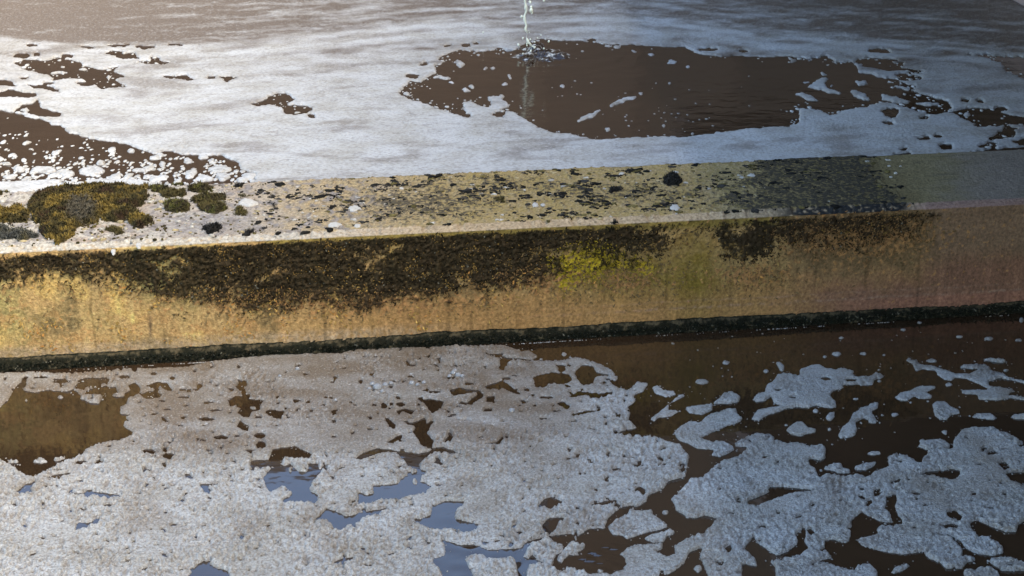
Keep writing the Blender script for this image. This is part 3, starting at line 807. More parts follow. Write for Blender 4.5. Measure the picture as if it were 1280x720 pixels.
h += [c5((35, 285), (60, 240), (110, 215), (125, 225), (150, 215), (165, 228), (185, 250), (225, 250), (238, 235), (232, 212), (275, 215), (285, 255), (240, 300), (235, 335), (270, 350), (270, 385), (130, 385), (165, 345), (150, 320), (110, 315), (65, 340), (50, 320)),
      c5((455, 340), (460, 395), (500, 390), (570, 370), (640, 370), (750, 340), (780, 315), (740, 295), (722, 300), (735, 270), (755, 250), (730, 235), (720, 215), (750, 190), (790, 165), (850, 165), (910, 175), (880, 155), (830, 140), (790, 145), (780, 155), (720, 170), (640, 160), (590, 150), (540, 145), (480, 165), (440, 192), (470, 195), (540, 170), (590, 160), (630, 165), (660, 195), (680, 225), (720, 245), (640, 285), (640, 300), (580, 310), (525, 310), (525, 345), (490, 355)),
      c5((665, 35), (700, 30), (750, 10), (755, 35), (785, 20), (790, 30), (765, 60), (750, 70), (775, 95), (790, 110), (780, 150), (735, 130), (720, 100), (700, 75), (715, 50), (680, 42)),
      c5((580, 10), (620, 40), (612, 60), (590, 35)), c5((585, 120), (620, 95), (652, 82), (640, 105), (605, 122)), c5((845, 105), (865, 85), (875, 95), (860, 115)),
      c5((1012, 122), (1070, 120), (1095, 95), (1100, 105), (1075, 130), (1020, 128)), c5((780, 212), (815, 202), (838, 218), (815, 216)),
      c5((255, 460), (290, 445), (315, 415), (360, 430), (400, 450), (440, 440), (500, 425), (590, 410), (550, 435), (480, 455), (440, 480), (370, 515), (340, 490), (320, 465)),
      c5((700, 462), (740, 460), (780, 440), (785, 410), (840, 380), (930, 382), (880, 430), (885, 460), (985, 485), (975, 510), (920, 525), (880, 500), (800, 510), (740, 490)),
      c5((345, 655), (380, 635), (440, 628), (420, 645), (375, 660)),
      c4((830, 730), (880, 660), (910, 645), (960, 680), (1010, 690), (1020, 730), (960, 790), (870, 800)), c4((335, 510), (350, 480), (400, 475), (445, 455), (430, 480), (370, 500)),
      c4((300, 338), (340, 345), (400, 336), (470, 345), (540, 358), (480, 359), (400, 352), (330, 352)), c4((890, 305), (950, 302), (990, 300), (960, 312), (915, 315), (940, 340), (920, 345), (900, 325)), c4((1260, 375), (1278, 360), (1284, 385), (1268, 392)),
      c6((255, 405), (290, 370), (320, 365), (370, 385), (320, 415)), c6((275, 490), (310, 455), (380, 455), (350, 480), (330, 512), (295, 520)),
      c6((490, 395), (545, 385), (600, 375), (605, 385), (560, 400), (500, 402)), c6((690, 325), (705, 322), (738, 345), (722, 348)),
      c2((560, 128), (610, 124), (600, 134)), c2((595, 150), (632, 148), (625, 160), (612, 175), (612, 185), (590, 182), (598, 165)), c2((880, 190), (905, 170), (940, 172), (950, 195), (1002, 205), (990, 213), (950, 210), (940, 235), (905, 242), (885, 215)),
      c2((722, 215), (745, 205), (800, 198), (850, 205), (865, 225), (830, 238), (780, 232), (760, 252), (730, 250)), c2((850, 288), (890, 268), (960, 275), (1015, 268), (1010, 283), (950, 292), (915, 282), (860, 290)),
      c2((535, 250), (570, 238), (605, 226), (630, 245), (675, 280), (640, 272), (610, 255), (560, 260)), c2((410, 262), (440, 255), (520, 265), (525, 272), (450, 280), (415, 282)), c2((425, 312), (480, 308), (495, 290), (530, 272), (530, 290), (500, 308), (485, 318)),
      c2((295, 300), (335, 293), (385, 305), (375, 330), (345, 350), (325, 325)), c2((210, 340), (240, 330), (280, 338), (265, 355), (235, 342), (218, 348)), c2((545, 288), (575, 282), (572, 300), (550, 306)),
      c2((165, 363), (185, 372), (205, 395), (200, 408), (178, 385)), c2((850, 352), (890, 348), (920, 338), (958, 338), (900, 352), (870, 358)), c2((805, 312), (830, 305), (858, 322), (845, 335), (830, 322))]
h += E(c2, (825, 186, 12, 9), (165, 320, 10, 10), (225, 315, 15, 8), (480, 240, 14, 8), (355, 268, 20, 3), (770, 290, 25, 4), (550, 338, 12, 7), (755, 370, 15, 4), (620, 220, 15, 5), (650, 210, 14, 3), (420, 355, 12, 4), (1115, 530, 7, 4), (1205, 478, 8, 4), (1195, 525, 8, 4), (1115, 632, 18, 8), (870, 380, 14, 3), (800, 340, 10, 4), (695, 262, 8, 5))
isl = E(c1, (97, 300, 9, 4), (340, 292, 50, 9), (227, 289, 17, 5), (380, 262, 0.1, 0.1), (943, 329, 12, 6)) + E(c5, (155, 240, 13, 10), (708, 292, 13, 15)) \
    + [c1((120, 530), (150, 510), (180, 525), (245, 505), (240, 520), (190, 528), (150, 536))]
foam_mesh("foam_sheet", [sheet], h, isl, 0.0, M_FOAM, 1.3, 0.0075, thin_and_light_near, relief=0.0075, specks=1.35, clip=lambda X, Y, P: -1e9 * (X > 900) + 16,
          label="broad frothy foam sheet covering the left of the near water below the wall", cat="foam", seed=1)

# the big raft at the lower right
raft = c6((850, 370), (910, 310), (930, 285), (990, 275), (1030, 230), (1070, 205), (1130, 185), (1190, 140), (1130, 140), (1132, 125)) \
    + c7((0, 118), (50, 90), (85, 78), (150, 82), (175, 100), (170, 108), (235, 120), (290, 122), (330, 138), (380, 125), (403, 145), (400, 190), (370, 200), (330, 190), (320, 205), (340, 228), (360, 240), (365, 275), (400, 260), (450, 265), (510, 270), (545, 262), (580, 275), (598, 262), (610, 250), (640, 240), (680, 225), (668, 185), (710, 170), (770, 180), (785, 195), (820, 212), (830, 190), (850, 165), (840, 150), (880, 150), (960, 145), (966, 110), (990, 75), (1005, 55), (1060, 48), (1140, 52), (1180, 70), (1220, 85), (1250, 105), (1290, 130)) \
    + [(1420, 560), (1750, 590), (1750, 980), (620, 980), (580, 720)] + c6((-60, 730), (600, 700), (650, 660), (640, 632), (620, 615), (650, 590), (700, 572), (780, 572), (815, 562), (818, 590), (782, 605), (830, 625), (865, 615), (860, 580), (900, 555), (980, 525), (1020, 500), (1055, 460), (1000, 445), (960, 457), (920, 450), (870, 420))
hr = [c7((55, 378), (100, 362), (150, 340), (150, 320), (210, 318), (330, 330), (335, 340), (240, 345), (180, 370), (90, 400), (58, 398)),
      c7((810, 265), (850, 250), (925, 245), (960, 235), (995, 245), (990, 265), (960, 290), (915, 278), (860, 265)), c7((680, 300), (740, 278), (715, 300)), c7((1118, 165), (1145, 155), (1172, 170), (1125, 178)), c7((1065, 212), (1105, 228), (1080, 225)),
      c7((1165, 210), (1200, 210), (1215, 232), (1195, 242)), c7((1205, 255), (1300, 250), (1300, 320), (1225, 290), (1210, 270)), c7((1100, 408), (1148, 408), (1140, 418), (1110, 418)), c7((935, 430), (965, 420), (1003, 448), (995, 468), (950, 455)),
      c7((910, 490), (960, 480), (995, 492), (980, 505), (935, 502)), c7((670, 360), (710, 350), (705, 400), (715, 440), (735, 460), (730, 482), (700, 470), (685, 430), (670, 410)), c7((615, 330), (640, 325), (640, 355), (620, 362)), c7((575, 410), (600, 370), (605, 385)),
      c7((515, 470), (545, 440), (560, 430), (590, 450), (650, 475), (740, 480), (700, 485), (640, 490), (625, 500), (625, 530), (560, 540), (520, 548), (570, 585), (650, 605), (740, 618), (830, 605), (850, 630), (910, 655), (930, 680), (1010, 683), (1030, 655), (1065, 645), (1060, 630), (1010, 620), (1010, 590), (960, 545), (870, 525), (950, 530), (1000, 560), (1020, 590), (1070, 615), (1140, 625), (1190, 610), (1195, 590), (1140, 545), (1080, 540), (1045, 500), (1050, 470), (1075, 465), (1150, 500), (1200, 518), (1250, 515), (1255, 485), (1300, 455), (1300, 660), (1230, 640), (1150, 628), (1115, 645), (1180, 690), (1300, 692), (1300, 760), (1180, 730), (1160, 690), (1130, 678), (1010, 690), (1015, 740), (630, 740), (630, 690), (600, 662), (535, 662), (525, 690), (480, 680), (400, 655), (330, 658), (390, 640), (430, 632), (415, 610), (370, 605), (395, 590), (400, 555), (430, 550), (480, 568), (505, 560), (515, 520)),
      c7((80, 540), (90, 565), (180, 625), (230, 605), (275, 570), (270, 530), (300, 500), (310, 520), (300, 560), (320, 590), (280, 620), (200, 640), (150, 645), (175, 680), (175, 760), (30, 760), (30, 660), (95, 670), (90, 640), (40, 590), (60, 560)),
      c7((98, 495), (130, 488), (130, 500), (105, 505)), c7((265, 450), (295, 442), (280, 462)), c7((318, 512), (330, 505), (350, 520), (335, 532)), c7((100, 555), (120, 552), (110, 562)), c7((765, 488), (810, 500), (795, 505)),
      c6((770, 720), (850, 700), (910, 660), (930, 610), (970, 590), (990, 590), (970, 620), (1000, 680), (1020, 760), (700, 760)), c6((1085, 590), (1110, 575), (1120, 595), (1105, 615)), c6((1040, 650), (1080, 655), (1075, 675))]
isr = [c7((685, 695), (710, 668), (745, 655), (775, 665), (750, 690), (700, 705)), c6((945, 680), (975, 660), (992, 680), (970, 702))]
foam_mesh("foam_raft", [raft], hr, [], 0.0, M_FOAM, 1.4, 0.0075, thin_and_light_near, relief=0.0052, specks=0.9, seed=2, label="largest broken grey foam raft filling the lower right corner", cat="foam", group="foam rafts on the near water")
GR = "foam rafts on the near water"
rafts = [
    ([c3((270, 355), (285, 335), (315, 330), (320, 300), (345, 290), (360, 265), (385, 258), (440, 270), (445, 245), (490, 228), (520, 225), (545, 240), (580, 245), (600, 238), (650, 250), (645, 265), (660, 272), (705, 270), (725, 255), (765, 268), (745, 280), (720, 285), (720, 303), (680, 305), (610, 300), (605, 315), (570, 325), (560, 340), (580, 365), (585, 388), (550, 390), (510, 380), (480, 388), (430, 385), (395, 390), (370, 402), (330, 412), (295, 435), (262, 432), (275, 410), (285, 395), (330, 388), (375, 383), (345, 365), (340, 345), (320, 360), (280, 368))],
     E(c3, (543, 280, 18, 6), (635, 284, 26, 3), (365, 322, 12, 4), (418, 350, 12, 4)), "lobed grey foam raft with tiny holes in the open brown water"),
    ([c3((350, 218), (375, 218), (390, 232), (388, 252), (372, 250), (360, 232))], [], "small bean shaped foam fleck just above the lobed grey raft"),
    ([c3((833, 205), (850, 203), (885, 207), (890, 222), (940, 228), (985, 245), (1030, 260), (1080, 258), (1110, 245), (1040, 240), (1045, 230), (1090, 222), (1150, 228), (1160, 245), (1200, 258), (1230, 275), (1300, 290), (1300, 302), (1235, 285), (1190, 278), (1150, 290), (1155, 305), (1240, 318), (1245, 325), (1215, 340), (1300, 345), (1300, 362), (1230, 352), (1180, 360), (1110, 358), (1105, 340), (1050, 335), (1045, 320), (1150, 318), (1100, 295), (1060, 280), (1025, 275), (1015, 288), (985, 285), (955, 265), (950, 250), (905, 245), (875, 252), (865, 228), (845, 218))], [], "long straggling forked foam strand at the right edge below the wall"),
    ([c3((1120, 203), (1160, 205), (1200, 205), (1222, 215), (1200, 220), (1160, 216), (1135, 213))], [], "thin flat foam sliver above the forked strand at right"),
    ([c3((795, 350), (820, 330), (850, 322), (890, 305), (950, 302), (955, 315), (920, 328), (940, 340), (935, 352), (900, 357), (870, 348), (845, 362), (815, 360))], [], "wedge shaped foam patch left of the forked strand"),
    ([c3((935, 375), (950, 362), (990, 362), (1010, 380), (1040, 395), (1045, 410), (1010, 415), (995, 432), (965, 432), (945, 415), (940, 395))], [], "chunky three lobed foam patch under the forked strand"),
    ([c3((1085, 415), (1110, 405), (1160, 408), (1182, 425), (1170, 433), (1110, 428), (1085, 425))], [], "flat oval foam patch right of the chunky three lobed patch"),
    ([c3((1225, 415), (1300, 410), (1300, 432), (1240, 430))], [], "oval foam patch cut by the right edge of the picture"),
    ([c3((585, 490), (600, 460), (625, 440), (640, 410), (665, 390), (695, 382), (705, 368), (740, 368), (738, 390), (715, 400), (735, 435), (730, 448), (705, 445), (685, 425), (655, 440), (660, 470), (655, 490), (620, 500), (590, 500))], [], "slanting hook shaped foam patch in the open brown water"),
    ([c3((392, 468), (430, 440), (455, 438), (480, 462), (508, 465), (505, 478), (475, 485), (450, 495), (410, 485))], [], "fish shaped foam patch below the lobed grey raft"),
    ([c3((537, 425), (555, 405), (578, 402), (578, 420), (565, 438), (548, 435))], [], "small foam patch between the hook shaped and fish shaped patches"),
    ([c3((645, 610), (690, 592), (735, 588), (725, 602), (690, 620), (655, 620))], [], "narrow leaf shaped foam patch at the edge of the largest raft"),
    ([c3((18, 385), (30, 408), (80, 415), (125, 395), (120, 375), (180, 373), (220, 365), (225, 345), (195, 328), (160, 335), (150, 350), (120, 370), (60, 378))], [], "dumbbell shaped foam patch left of the lobed grey raft"),
    ([c3((-25, 480), (0, 455), (40, 435), (70, 440), (110, 410), (170, 392), (210, 392), (215, 410), (235, 425), (230, 437), (180, 455), (120, 480), (75, 500), (120, 512), (165, 512), (200, 530), (203, 545), (150, 572), (115, 565), (125, 545), (60, 540), (30, 520), (0, 512), (-15, 500))], [], "branching foam raft between the broad sheet and the largest raft"),
    ([c3((-112, 430), (-70, 395), (-20, 350), (0, 335), (25, 340), (0, 355), (-40, 375), (-40, 395), (-15, 395), (0, 400), (-30, 420), (-80, 425), (-98, 440))], [], "ragged foam patch just right of the broad sheet's lobed edge"),
    ([c3((-108, 310), (-85, 300), (-60, 320), (-20, 325), (-10, 340), (-55, 350), (-95, 335))], [], "small rounded foam patch off the tip of the broad sheet"),
    ([c6((565, 495), (600, 460), (655, 440), (660, 420), (720, 425), (765, 415), (770, 440), (830, 480), (835, 495), (800, 508), (740, 520), (650, 552), (635, 535), (590, 530))], [], "kite shaped foam raft in the channel below the broad sheet"),
    ([c6((728, 547), (760, 528), (815, 520), (848, 500), (865, 515), (860, 530), (835, 535), (820, 560), (770, 565))], [], "small foam patch tucked under the kite shaped raft"),
    ([isr[0]], [], "slim foam chip in the brown gap at the bottom right"),
    ([isr[1]], [], "round foam chip in the dark notch at the bottom edge"),
    ([c3((880, 530), (905, 510), (935, 505), (975, 500), (1005, 520), (1003, 540), (965, 545), (915, 545))], [], "rounded foam lobe against the top edge of the largest raft"),
    ([c7((385, 240), (395, 228), (430, 215), (475, 215), (480, 235), (510, 240), (505, 258), (460, 258), (430, 245))], [], "pair of joined foam scraps on the largest raft's upper edge"),
    ([c6((190, 625), (215, 580), (250, 570), (300, 550), (370, 580), (380, 605), (345, 615), (330, 640), (320, 690), (290, 660), (255, 640), (230, 620), (215, 640))], [], "fluffy cream foam clump beside the blue sky reflections at the bottom"),
    ([c6((380, 585), (400, 570), (470, 572), (462, 595), (440, 605), (445, 625), (400, 620), (375, 640), (360, 660), (340, 640), (350, 615))], [], "small fluffy foam clump by the rippled brown water"),
    ([c6((-70, 640), (-40, 612), (20, 620), (40, 640), (80, 640), (120, 630), (160, 645), (170, 700), (190, 760), (-20, 780), (-40, 700))], [], "fluffy foam clump among blue reflections at the bottom centre"),
    ([c6((200, 700), (215, 670), (290, 662), (345, 690), (400, 680), (470, 700), (520, 760), (210, 780))], [], "creamy foam clump cut off by the bottom edge"),
]
for k, (o, hh, lab) in enumerate(rafts):
    fl = "fluffy" in lab or "creamy" in lab
    foam_mesh("foam_raft", o, hh, [], 0.0, M_FOAM, 1.2, 0.011 if fl else 0.006, (lambda X, Y, P: 0.25 * fbm(P[..., 0] * 20, P[..., 1] * 20, 4, 2)) if fl else thin_and_light_near, relief=0.010 if fl else 0.0055, warp=1.6, seed=3 + k, label=lab, cat="foam", group=GR)
dots = E(c3, (320, 250, 11, 7), (82, 291, 26, 11), (172, 219, 15, 8), (582, 187, 20, 8), (600, 127, 12, 5), (682, 185, 14, 6), (758, 191, 9, 4), (538, 197, 9, 4), (830, 97, 13, 6), (1040, 122, 14, 5), (1148, 130, 20, 7), (1258, 135, 15, 5), (740, 246, 8, 4),
          (937, 212, 22, 9), (1213, 248, 12, 6), (1000, 300, 15, 9), (503, 400, 12, 8), (557, 467, 8, 7), (655, 355, 12, 5), (798, 413, 16, 7), (984, 478, 13, 9), (902, 512, 14, 10), (720, 557, 26, 8), (890, 70, 12, 4), (1270, 60, 10, 10)) \
    + E(c6, (825, 430, 18, 10), (945, 163, 6, 4), (425, 545, 8, 12), (535, 692, 16, 10)) + E(c2, (835, 128, 12, 9), (1238, 88, 9, 6))
dot_labels = ["tiny foam dot left of the bean shaped fleck", "lens shaped foam fleck alone left of the lobed grey raft", "small oval foam fleck between the wall and the dumbbell shaped patch",
    "second of the row of four foam flecks above the lobed grey raft", "lone foam fleck close under the wall above the row of four", "third of the row of four foam flecks above the lobed grey raft", "rightmost of the row of four foam flecks above the lobed grey raft", "leftmost of the row of four foam flecks above the lobed grey raft",
    "leftmost of four foam flecks close under the wall at far right", "second of four foam flecks close under the wall at far right", "third of four foam flecks close under the wall at far right", "rightmost of four foam flecks close under the wall at far right",
    "tiny foam fleck at the upper right tip of the lobed grey raft", "oval foam fleck touching the left arm of the forked strand", "small foam fleck between the flat sliver and the forked strand", "round foam fleck between the forked strand and the wedge shaped patch",
    "small foam fleck just under the lobed grey raft", "tiny round foam fleck right of the fish shaped patch", "flat foam fleck above the hook shaped patch", "flat foam fleck right of the hook shaped patch", "foam fleck below the chunky three lobed patch",
    "squarish foam fleck left of the rounded foam lobe", "long flat foam fleck above the leaf shaped patch", "faint foam fleck on the dark waterline under the wall", "foam fleck at the right picture edge against the wall's foot",
    "oval foam fleck in the channel right of the kite shaped raft", "tiny foam fleck in the channel by the branching raft", "tiny upright foam fleck over the rippled brown water", "foam fleck in the rippled brown water at the bottom edge",
    "round foam fleck above the broad sheet's lobed arm", "foam fleck alone on the open brown water right of the broad sheet"]
for k, o in enumerate(dots):
    foam_mesh("foam_fleck", [o], [], [], 0.0, M_FOAM, 0.9, 0.005, thin_and_light_near, relief=0.002, warp=1.2, seed=40 + k, label=dot_labels[k], cat="foam", group="small foam flecks on the near water")

# ---- the far water
def thin_and_light_far(X, Y, P):
    # brown scum streams past at the back, clean froth nearer the wall; the border curves with the current
    bd = np.interp(X, [-600, 0, 60, 150, 300, 400, 520, 640, 760, 850, 960, 1100, 1280, 1800], [44, 46, 54, 58, 52, 44, 32, 26, 22, 30, 44, 54, 66, 80])
    wob = 5 * fbm(X * 0.012, Y * 0.05, 22, 3)
    up = sstep(-4, 5, bd + wob - Y)
    st = fbm(X * 0.010 + 0.6 * fbm(X * 0.006, Y * 0.03, 24, 2), (Y - bd) * 0.16, 23, 4, 0.6)
    curl = fbm(X * 0.022 + Y * 0.10, Y * 0.22 + 1.2 * perlin(X * 0.02, Y * 0.07, 27), 26, 3, 0.6)
    fine_ = fbm(X * 0.11 + 0.8 * curl, Y * 0.55, 30, 2)
    t = up * (0.74 + 0.55 * (1 - sstep(0, 450, X)) + 0.75 * st + 0.55 * curl + 0.30 * fine_ + 0.10 * sstep(700, 1000, X)) + (1 - up) * (0.06 + 0.30 * (1 - sstep(-50, 160, X)) * (1 - sstep(70, 130, Y)) + 0.32 * sstep(0, 0.5, st) * sstep(120, 60, Y) + 0.14 * sstep(0.0, 0.6, curl))  # upper left browned against glare, right side browned like its shade
    for yy, a in ((6, 0.9), (-7, 0.8), (-20, 0.6), (-36, 0.5), (14, -0.55), (24, 0.5), (34, -0.5), (50, -0.4), (75, -0.35)):     # pale threads
        line = np.abs(Y - bd * (1 if yy > -10 else 0.8) - yy * 0.6 - 5 * fbm(X * 0.014, 0 * X + yy, 28, 3))
        t = t - a * np.exp(-(line / (2.2 if yy < 10 else 4.5))**2) * (sstep(420, 560, X) if yy < 10 else sstep(100, 420, X)) * (0.55 + 0.9 * fbm(X * 0.03, Y * 0.1, 29, 2))
    t = t + 0.12 * sstep(820, 1180, X) * (0.7 + 0.5 * st)  # more of the right-hand shade put into the foam colour
    sw = fbm(X * 0.008 + 0.5 * fbm(X * 0.004, Y * 0.015, 61, 2), (Y + 0.05 * X) * 0.055, 62, 4, 0.6)
    t = t + (1 - up) * 0.48 * sstep(0.02, 0.42, sw)
    return t
far = [(-700, -70), (1900, -70), (1900, 262), (-700, 290)]
hf = [f1((60, 238), (85, 222), (160, 228), (215, 217), (300, 232), (310, 245), (380, 262), (440, 250), (420, 268), (470, 288), (420, 292), (465, 325), (380, 330), (340, 308), (290, 290), (200, 300), (200, 285), (140, 270), (90, 255)),
      f1((395, 200), (420, 190), (500, 200), (510, 218), (460, 220), (430, 210)), f1((505, 232), (560, 225), (575, 210), (600, 228), (645, 235), (580, 240)), f1((820, 285), (890, 290), (860, 296), (850, 306), (832, 295)),
      f1((935, 388), (985, 370), (1030, 350), (1075, 352), (1095, 370), (1060, 390), (1100, 390), (1165, 400), (1145, 425), (1065, 425), (1055, 402), (1020, 390), (960, 394)), f1((105, 315), (160, 315), (215, 335), (225, 350), (180, 335), (130, 328)),
      f1((-900, 290), (0, 298), (40, 300), (60, 320), (20, 318), (-900, 312)), f1((-900, 345), (0, 345), (40, 330), (70, 345), (135, 352), (130, 365), (60, 360), (20, 362), (-900, 372)), f1((55, 415), (85, 390), (125, 385), (135, 370), (150, 405), (220, 420), (230, 435), (160, 435), (100, 420)),
      f1((-1800, 412), (0, 410), (50, 420), (90, 435), (150, 445), (190, 465), (230, 470), (255, 495), (330, 515), (430, 530), (490, 545), (530, 560), (570, 575), (620, 562), (680, 575), (740, 580), (830, 578), (850, 595), (880, 605), (890, 630), (950, 650), (940, 680), (900, 730), (-1800, 800)),
      f2((220, 350), (245, 320), (262, 302), (300, 310), (330, 290), (365, 270), (355, 245), (390, 240), (365, 215), (420, 195), (450, 185), (520, 195), (570, 190), (585, 180), (630, 190), (650, 190), (680, 165), (740, 145), (800, 150), (900, 155), (1000, 165), (1100, 170), (1280, 178))
      + f3((60, 200), (140, 212), (220, 210), (300, 215), (400, 212), (480, 222), (540, 210), (580, 235), (640, 230), (700, 215), (780, 222), (830, 235), (820, 250), (905, 268), (890, 275), (830, 270), (900, 290), (880, 300), (800, 300), (870, 320), (870, 342), (900, 350), (1000, 380), (1010, 415), (940, 430), (880, 412), (830, 400), (770, 380), (720, 390), (690, 400), (620, 408), (560, 430), (520, 410), (440, 400), (440, 455), (400, 470), (250, 480), (100, 500), (0, 512))
      + f2((1150, 510), (960, 520), (860, 500), (800, 495), (740, 475), (690, 445), (640, 412), (612, 415), (610, 440), (565, 430), (600, 408), (630, 400), (600, 380), (560, 400), (520, 395), (490, 375), (455, 380), (462, 410), (485, 440), (440, 430), (380, 410), (300, 378), (270, 370)),
      f3((1010, 420), (1070, 402), (1150, 405), (1230, 430), (1300, 440), (1300, 470), (1230, 460), (1180, 470), (1100, 460), (1050, 440)), f3((1150, 515), (1200, 490), (1215, 465), (1250, 480), (1240, 510), (1160, 520)), f3((1110, 545), (1160, 530), (1190, 540), (1160, 558), (1120, 550)),
      f3((1075, 205), (1150, 208), (1205, 212), (1400, 220), (1400, 330), (1280, 295), (1215, 262), (1205, 240), (1150, 215)), f3((1240, 525), (1300, 515), (1300, 545), (1260, 540)), f3((1090, 566), (1180, 556), (1300, 548), (1300, 562), (1150, 572)), f3((800, 575), (850, 570), (860, 582), (800, 584))]
hf += E(f1, (630, 288, 16, 6), (680, 290, 22, 9), (710, 298, 18, 5), (785, 290, 18, 6), (180, 312, 18, 5), (250, 210, 20, 7), (85, 208, 25, 8), (320, 312, 30, 8), (320, 177, 25, 4), (540, 177, 40, 5), (440, 168, 40, 3), (650, 168, 25, 3), (118, 170, 22, 4), (1160, 435, 10, 7), (90, 292, 14, 4), (300, 312, 10, 5), (135, 203, 9, 8)) \
    + E(f2, (468, 170, 16, 8), (315, 240, 12, 8), (270, 284, 22, 9), (930, 150, 20, 4), (505, 163, 10, 4), (265, 237, 7, 3), (400, 170, 18, 4)) + E(f3, (990, 548, 26, 11), (785, 420, 30, 18), (778, 460, 20, 7), (910, 440, 18, 7), (910, 517, 24, 6), (830, 555, 12, 5), (740, 190, 42, 8), (1065, 375, 14, 5), (1195, 405, 18, 8), (1118, 378, 12, 6), (105, 185, 32, 6), (235, 192, 20, 3), (960, 510, 14, 6), (1130, 465, 30, 8))
iff = E(f1, (225, 248, 9, 5), (310, 260, 17, 6), (220, 273, 40, 6), (405, 290, 12, 10), (95, 410, 20, 8)) \
    + [f2((425, 230), (440, 220), (470, 240), (455, 252), (435, 248)), f2((345, 290), (365, 278), (418, 290), (400, 300)), f2((445, 332), (470, 328), (490, 340), (465, 346)), f2((535, 358), (560, 362), (605, 360), (610, 372), (635, 390), (625, 402), (600, 395), (570, 412), (550, 400), (560, 380)),
       f2((485, 202), (515, 190), (505, 205)), f2((1010, 385), (1060, 362), (1110, 355), (1100, 368), (1040, 385), (990, 405)), f2((872, 462), (900, 432), (960, 412), (985, 400), (960, 425), (910, 448)), f2((618, 278), (632, 275), (645, 293), (628, 298)), f2((595, 312), (615, 305), (628, 315), (605, 321)),
       f3((475, 325), (500, 300), (545, 285), (555, 292), (545, 325), (615, 355), (560, 350), (520, 335)), f3((430, 350), (455, 342), (500, 362), (520, 378), (470, 375)), f3((630, 340), (660, 335), (690, 350), (720, 378), (680, 372), (640, 358)), f3((750, 350), (800, 360), (860, 375), (850, 388), (790, 385), (750, 368)),
       f3((650, 240), (700, 250), (770, 262), (840, 260), (850, 272), (800, 280), (830, 292), (760, 295), (720, 280), (665, 270)), f3((640, 300), (690, 302), (710, 318), (670, 320)), f3((770, 318), (830, 322), (875, 338), (830, 335)), f3((860, 385), (930, 380), (985, 385), (920, 400)), f3((640, 232), (680, 236), (690, 246), (655, 248)), f3((515, 272), (535, 268), (552, 276), (535, 284)), f3((780, 228), (820, 232), (800, 240))]
iff += E(f2, (248, 349, 15, 8), (415, 308, 16, 5), (492, 324, 15, 7), (540, 256, 8, 5), (568, 254, 9, 4), (825, 321, 12, 7), (605, 358, 15, 6), (516, 207, 8, 4), (1035, 174, 16, 7), (1000, 170, 13, 5), (1095, 190, 14, 4), (1157, 202, 14, 5), (1235, 230, 22, 8), (1020, 187, 12, 3), (997, 483, 13, 7), (1225, 310, 10, 5), (1075, 325, 7, 3), (1175, 310, 6, 3), (905, 500, 8, 4), (1205, 468, 12, 6), (1120, 350, 10, 6), (900, 190, 10, 3)) + E(f3, (430, 228, 20, 5), (30, 248, 10, 6), (565, 320, 8, 6), (45, 497, 10, 5), (465, 307, 12, 4), (590, 225, 8, 4), (1065, 427, 16, 8), (685, 260, 24, 4))
foam_mesh("foam_blanket", [far], hf, iff, ZF, M_FOAM2, 1.5, 0.007, thin_and_light_far, warp=3.4, relief=0.0018, seed=70, stepy=1.0,
          clip=lambda X, Y, P: np.minimum(np.minimum((((P - P0) @ NB) - WB - 0.01) * 400, (SIDE - 0.015 - P[..., 0]) * 400), (13.55 - P[..., 1]) * 400),
          label="streaked white foam blanket over the water beyond the wall, brown scum at its back", cat="foam")

def fleck_field(name, n, pts, size, zb, mat, thinv, **kw):
    """many loose froth specks in one mesh"""
    P = unproject(pts[:, 0], pts[:, 1], zb)
    n = len(P); K = 7
    sc_ = np.linalg.norm(P - np.array([0, 0, HC]), axis=1) / FPX
    ang = np.linspace(0, 2 * math.pi, K, endpoint=False)[None] + rng.uniform(0, 0.5, (n, K))
    r = (size * sc_)[:, None] * rng.uniform(0.6, 1.3, (n, K))
    st = rng.uniform(0.9, 1.5, (n, 1))
    dpt = kw.pop("depth", 2.0)
    def ring(f, z): return P[:, None] + np.stack([r * f * np.cos(ang) * st, r * f * np.sin(ang) * dpt, z + 0 * r], -1)
    hz = np.minimum(0.45 * (size * sc_), 0.006)[:, None]
    Vv = np.concatenate([ring(1, -0.002), ring(0.8, hz * 0.7), P[:, None] + np.stack([0 * hz, 0 * hz, hz], -1)], 1)
    j = np.arange(K); j2 = (j + 1) % K
    tri = np.concatenate([np.stack([j, j2, j2 + K], -1), np.stack([j, j2 + K, j + K], -1), np.stack([j + K, j2 + K, 0 * j + 2 * K], -1)])
    Ff = (tri[None] + (np.arange(n) * (2 * K + 1))[:, None, None]).reshape(-1, 3)
    return mesh_obj(name, Vv.reshape(-1, 3), Ff, mat, attrs={"thin": np.full(n * (2 * K + 1), thinv)}, kind="stuff", **kw)

# froth crumbs packed into the pool behind the moss
n = 5200
px, py = rng.uniform(-300, 322, n), rng.uniform(138, 246, n)
lim = np.interp(px, [-300, 0, 60, 110, 190, 290, 318], [138, 140, 150, 172, 190, 200, 224])
den = sstep(0, 70, py - 155 - 8 * perlin(px * 0.03, py * 0.08, 1)) * 0.60 + 0.03
den = den * (0.35 + 1.3 * sstep(-0.2, 0.3, fbm(px * 0.05, py * 0.14, 77, 2))) + 0.5 * blob(px, py, 50, 234, 90, 5)
k = (py > lim + 2) & (rng.random(n) < den)
pts = np.stack([px, py], 1)[k]
sz = rng.uniform(0.8, 2.6, len(pts)) * (1 + 1.4 * (rng.random(len(pts)) < 0.10)) * np.interp(pts[:, 1], [150, 235], [0.65, 1.25])
fleck_field("froth_crumbs", 0, pts, sz, ZF, M_FOAM2, 0.0, label="white froth crumbs crowding the brown pool behind the moss", cat="foam", depth=2.4)
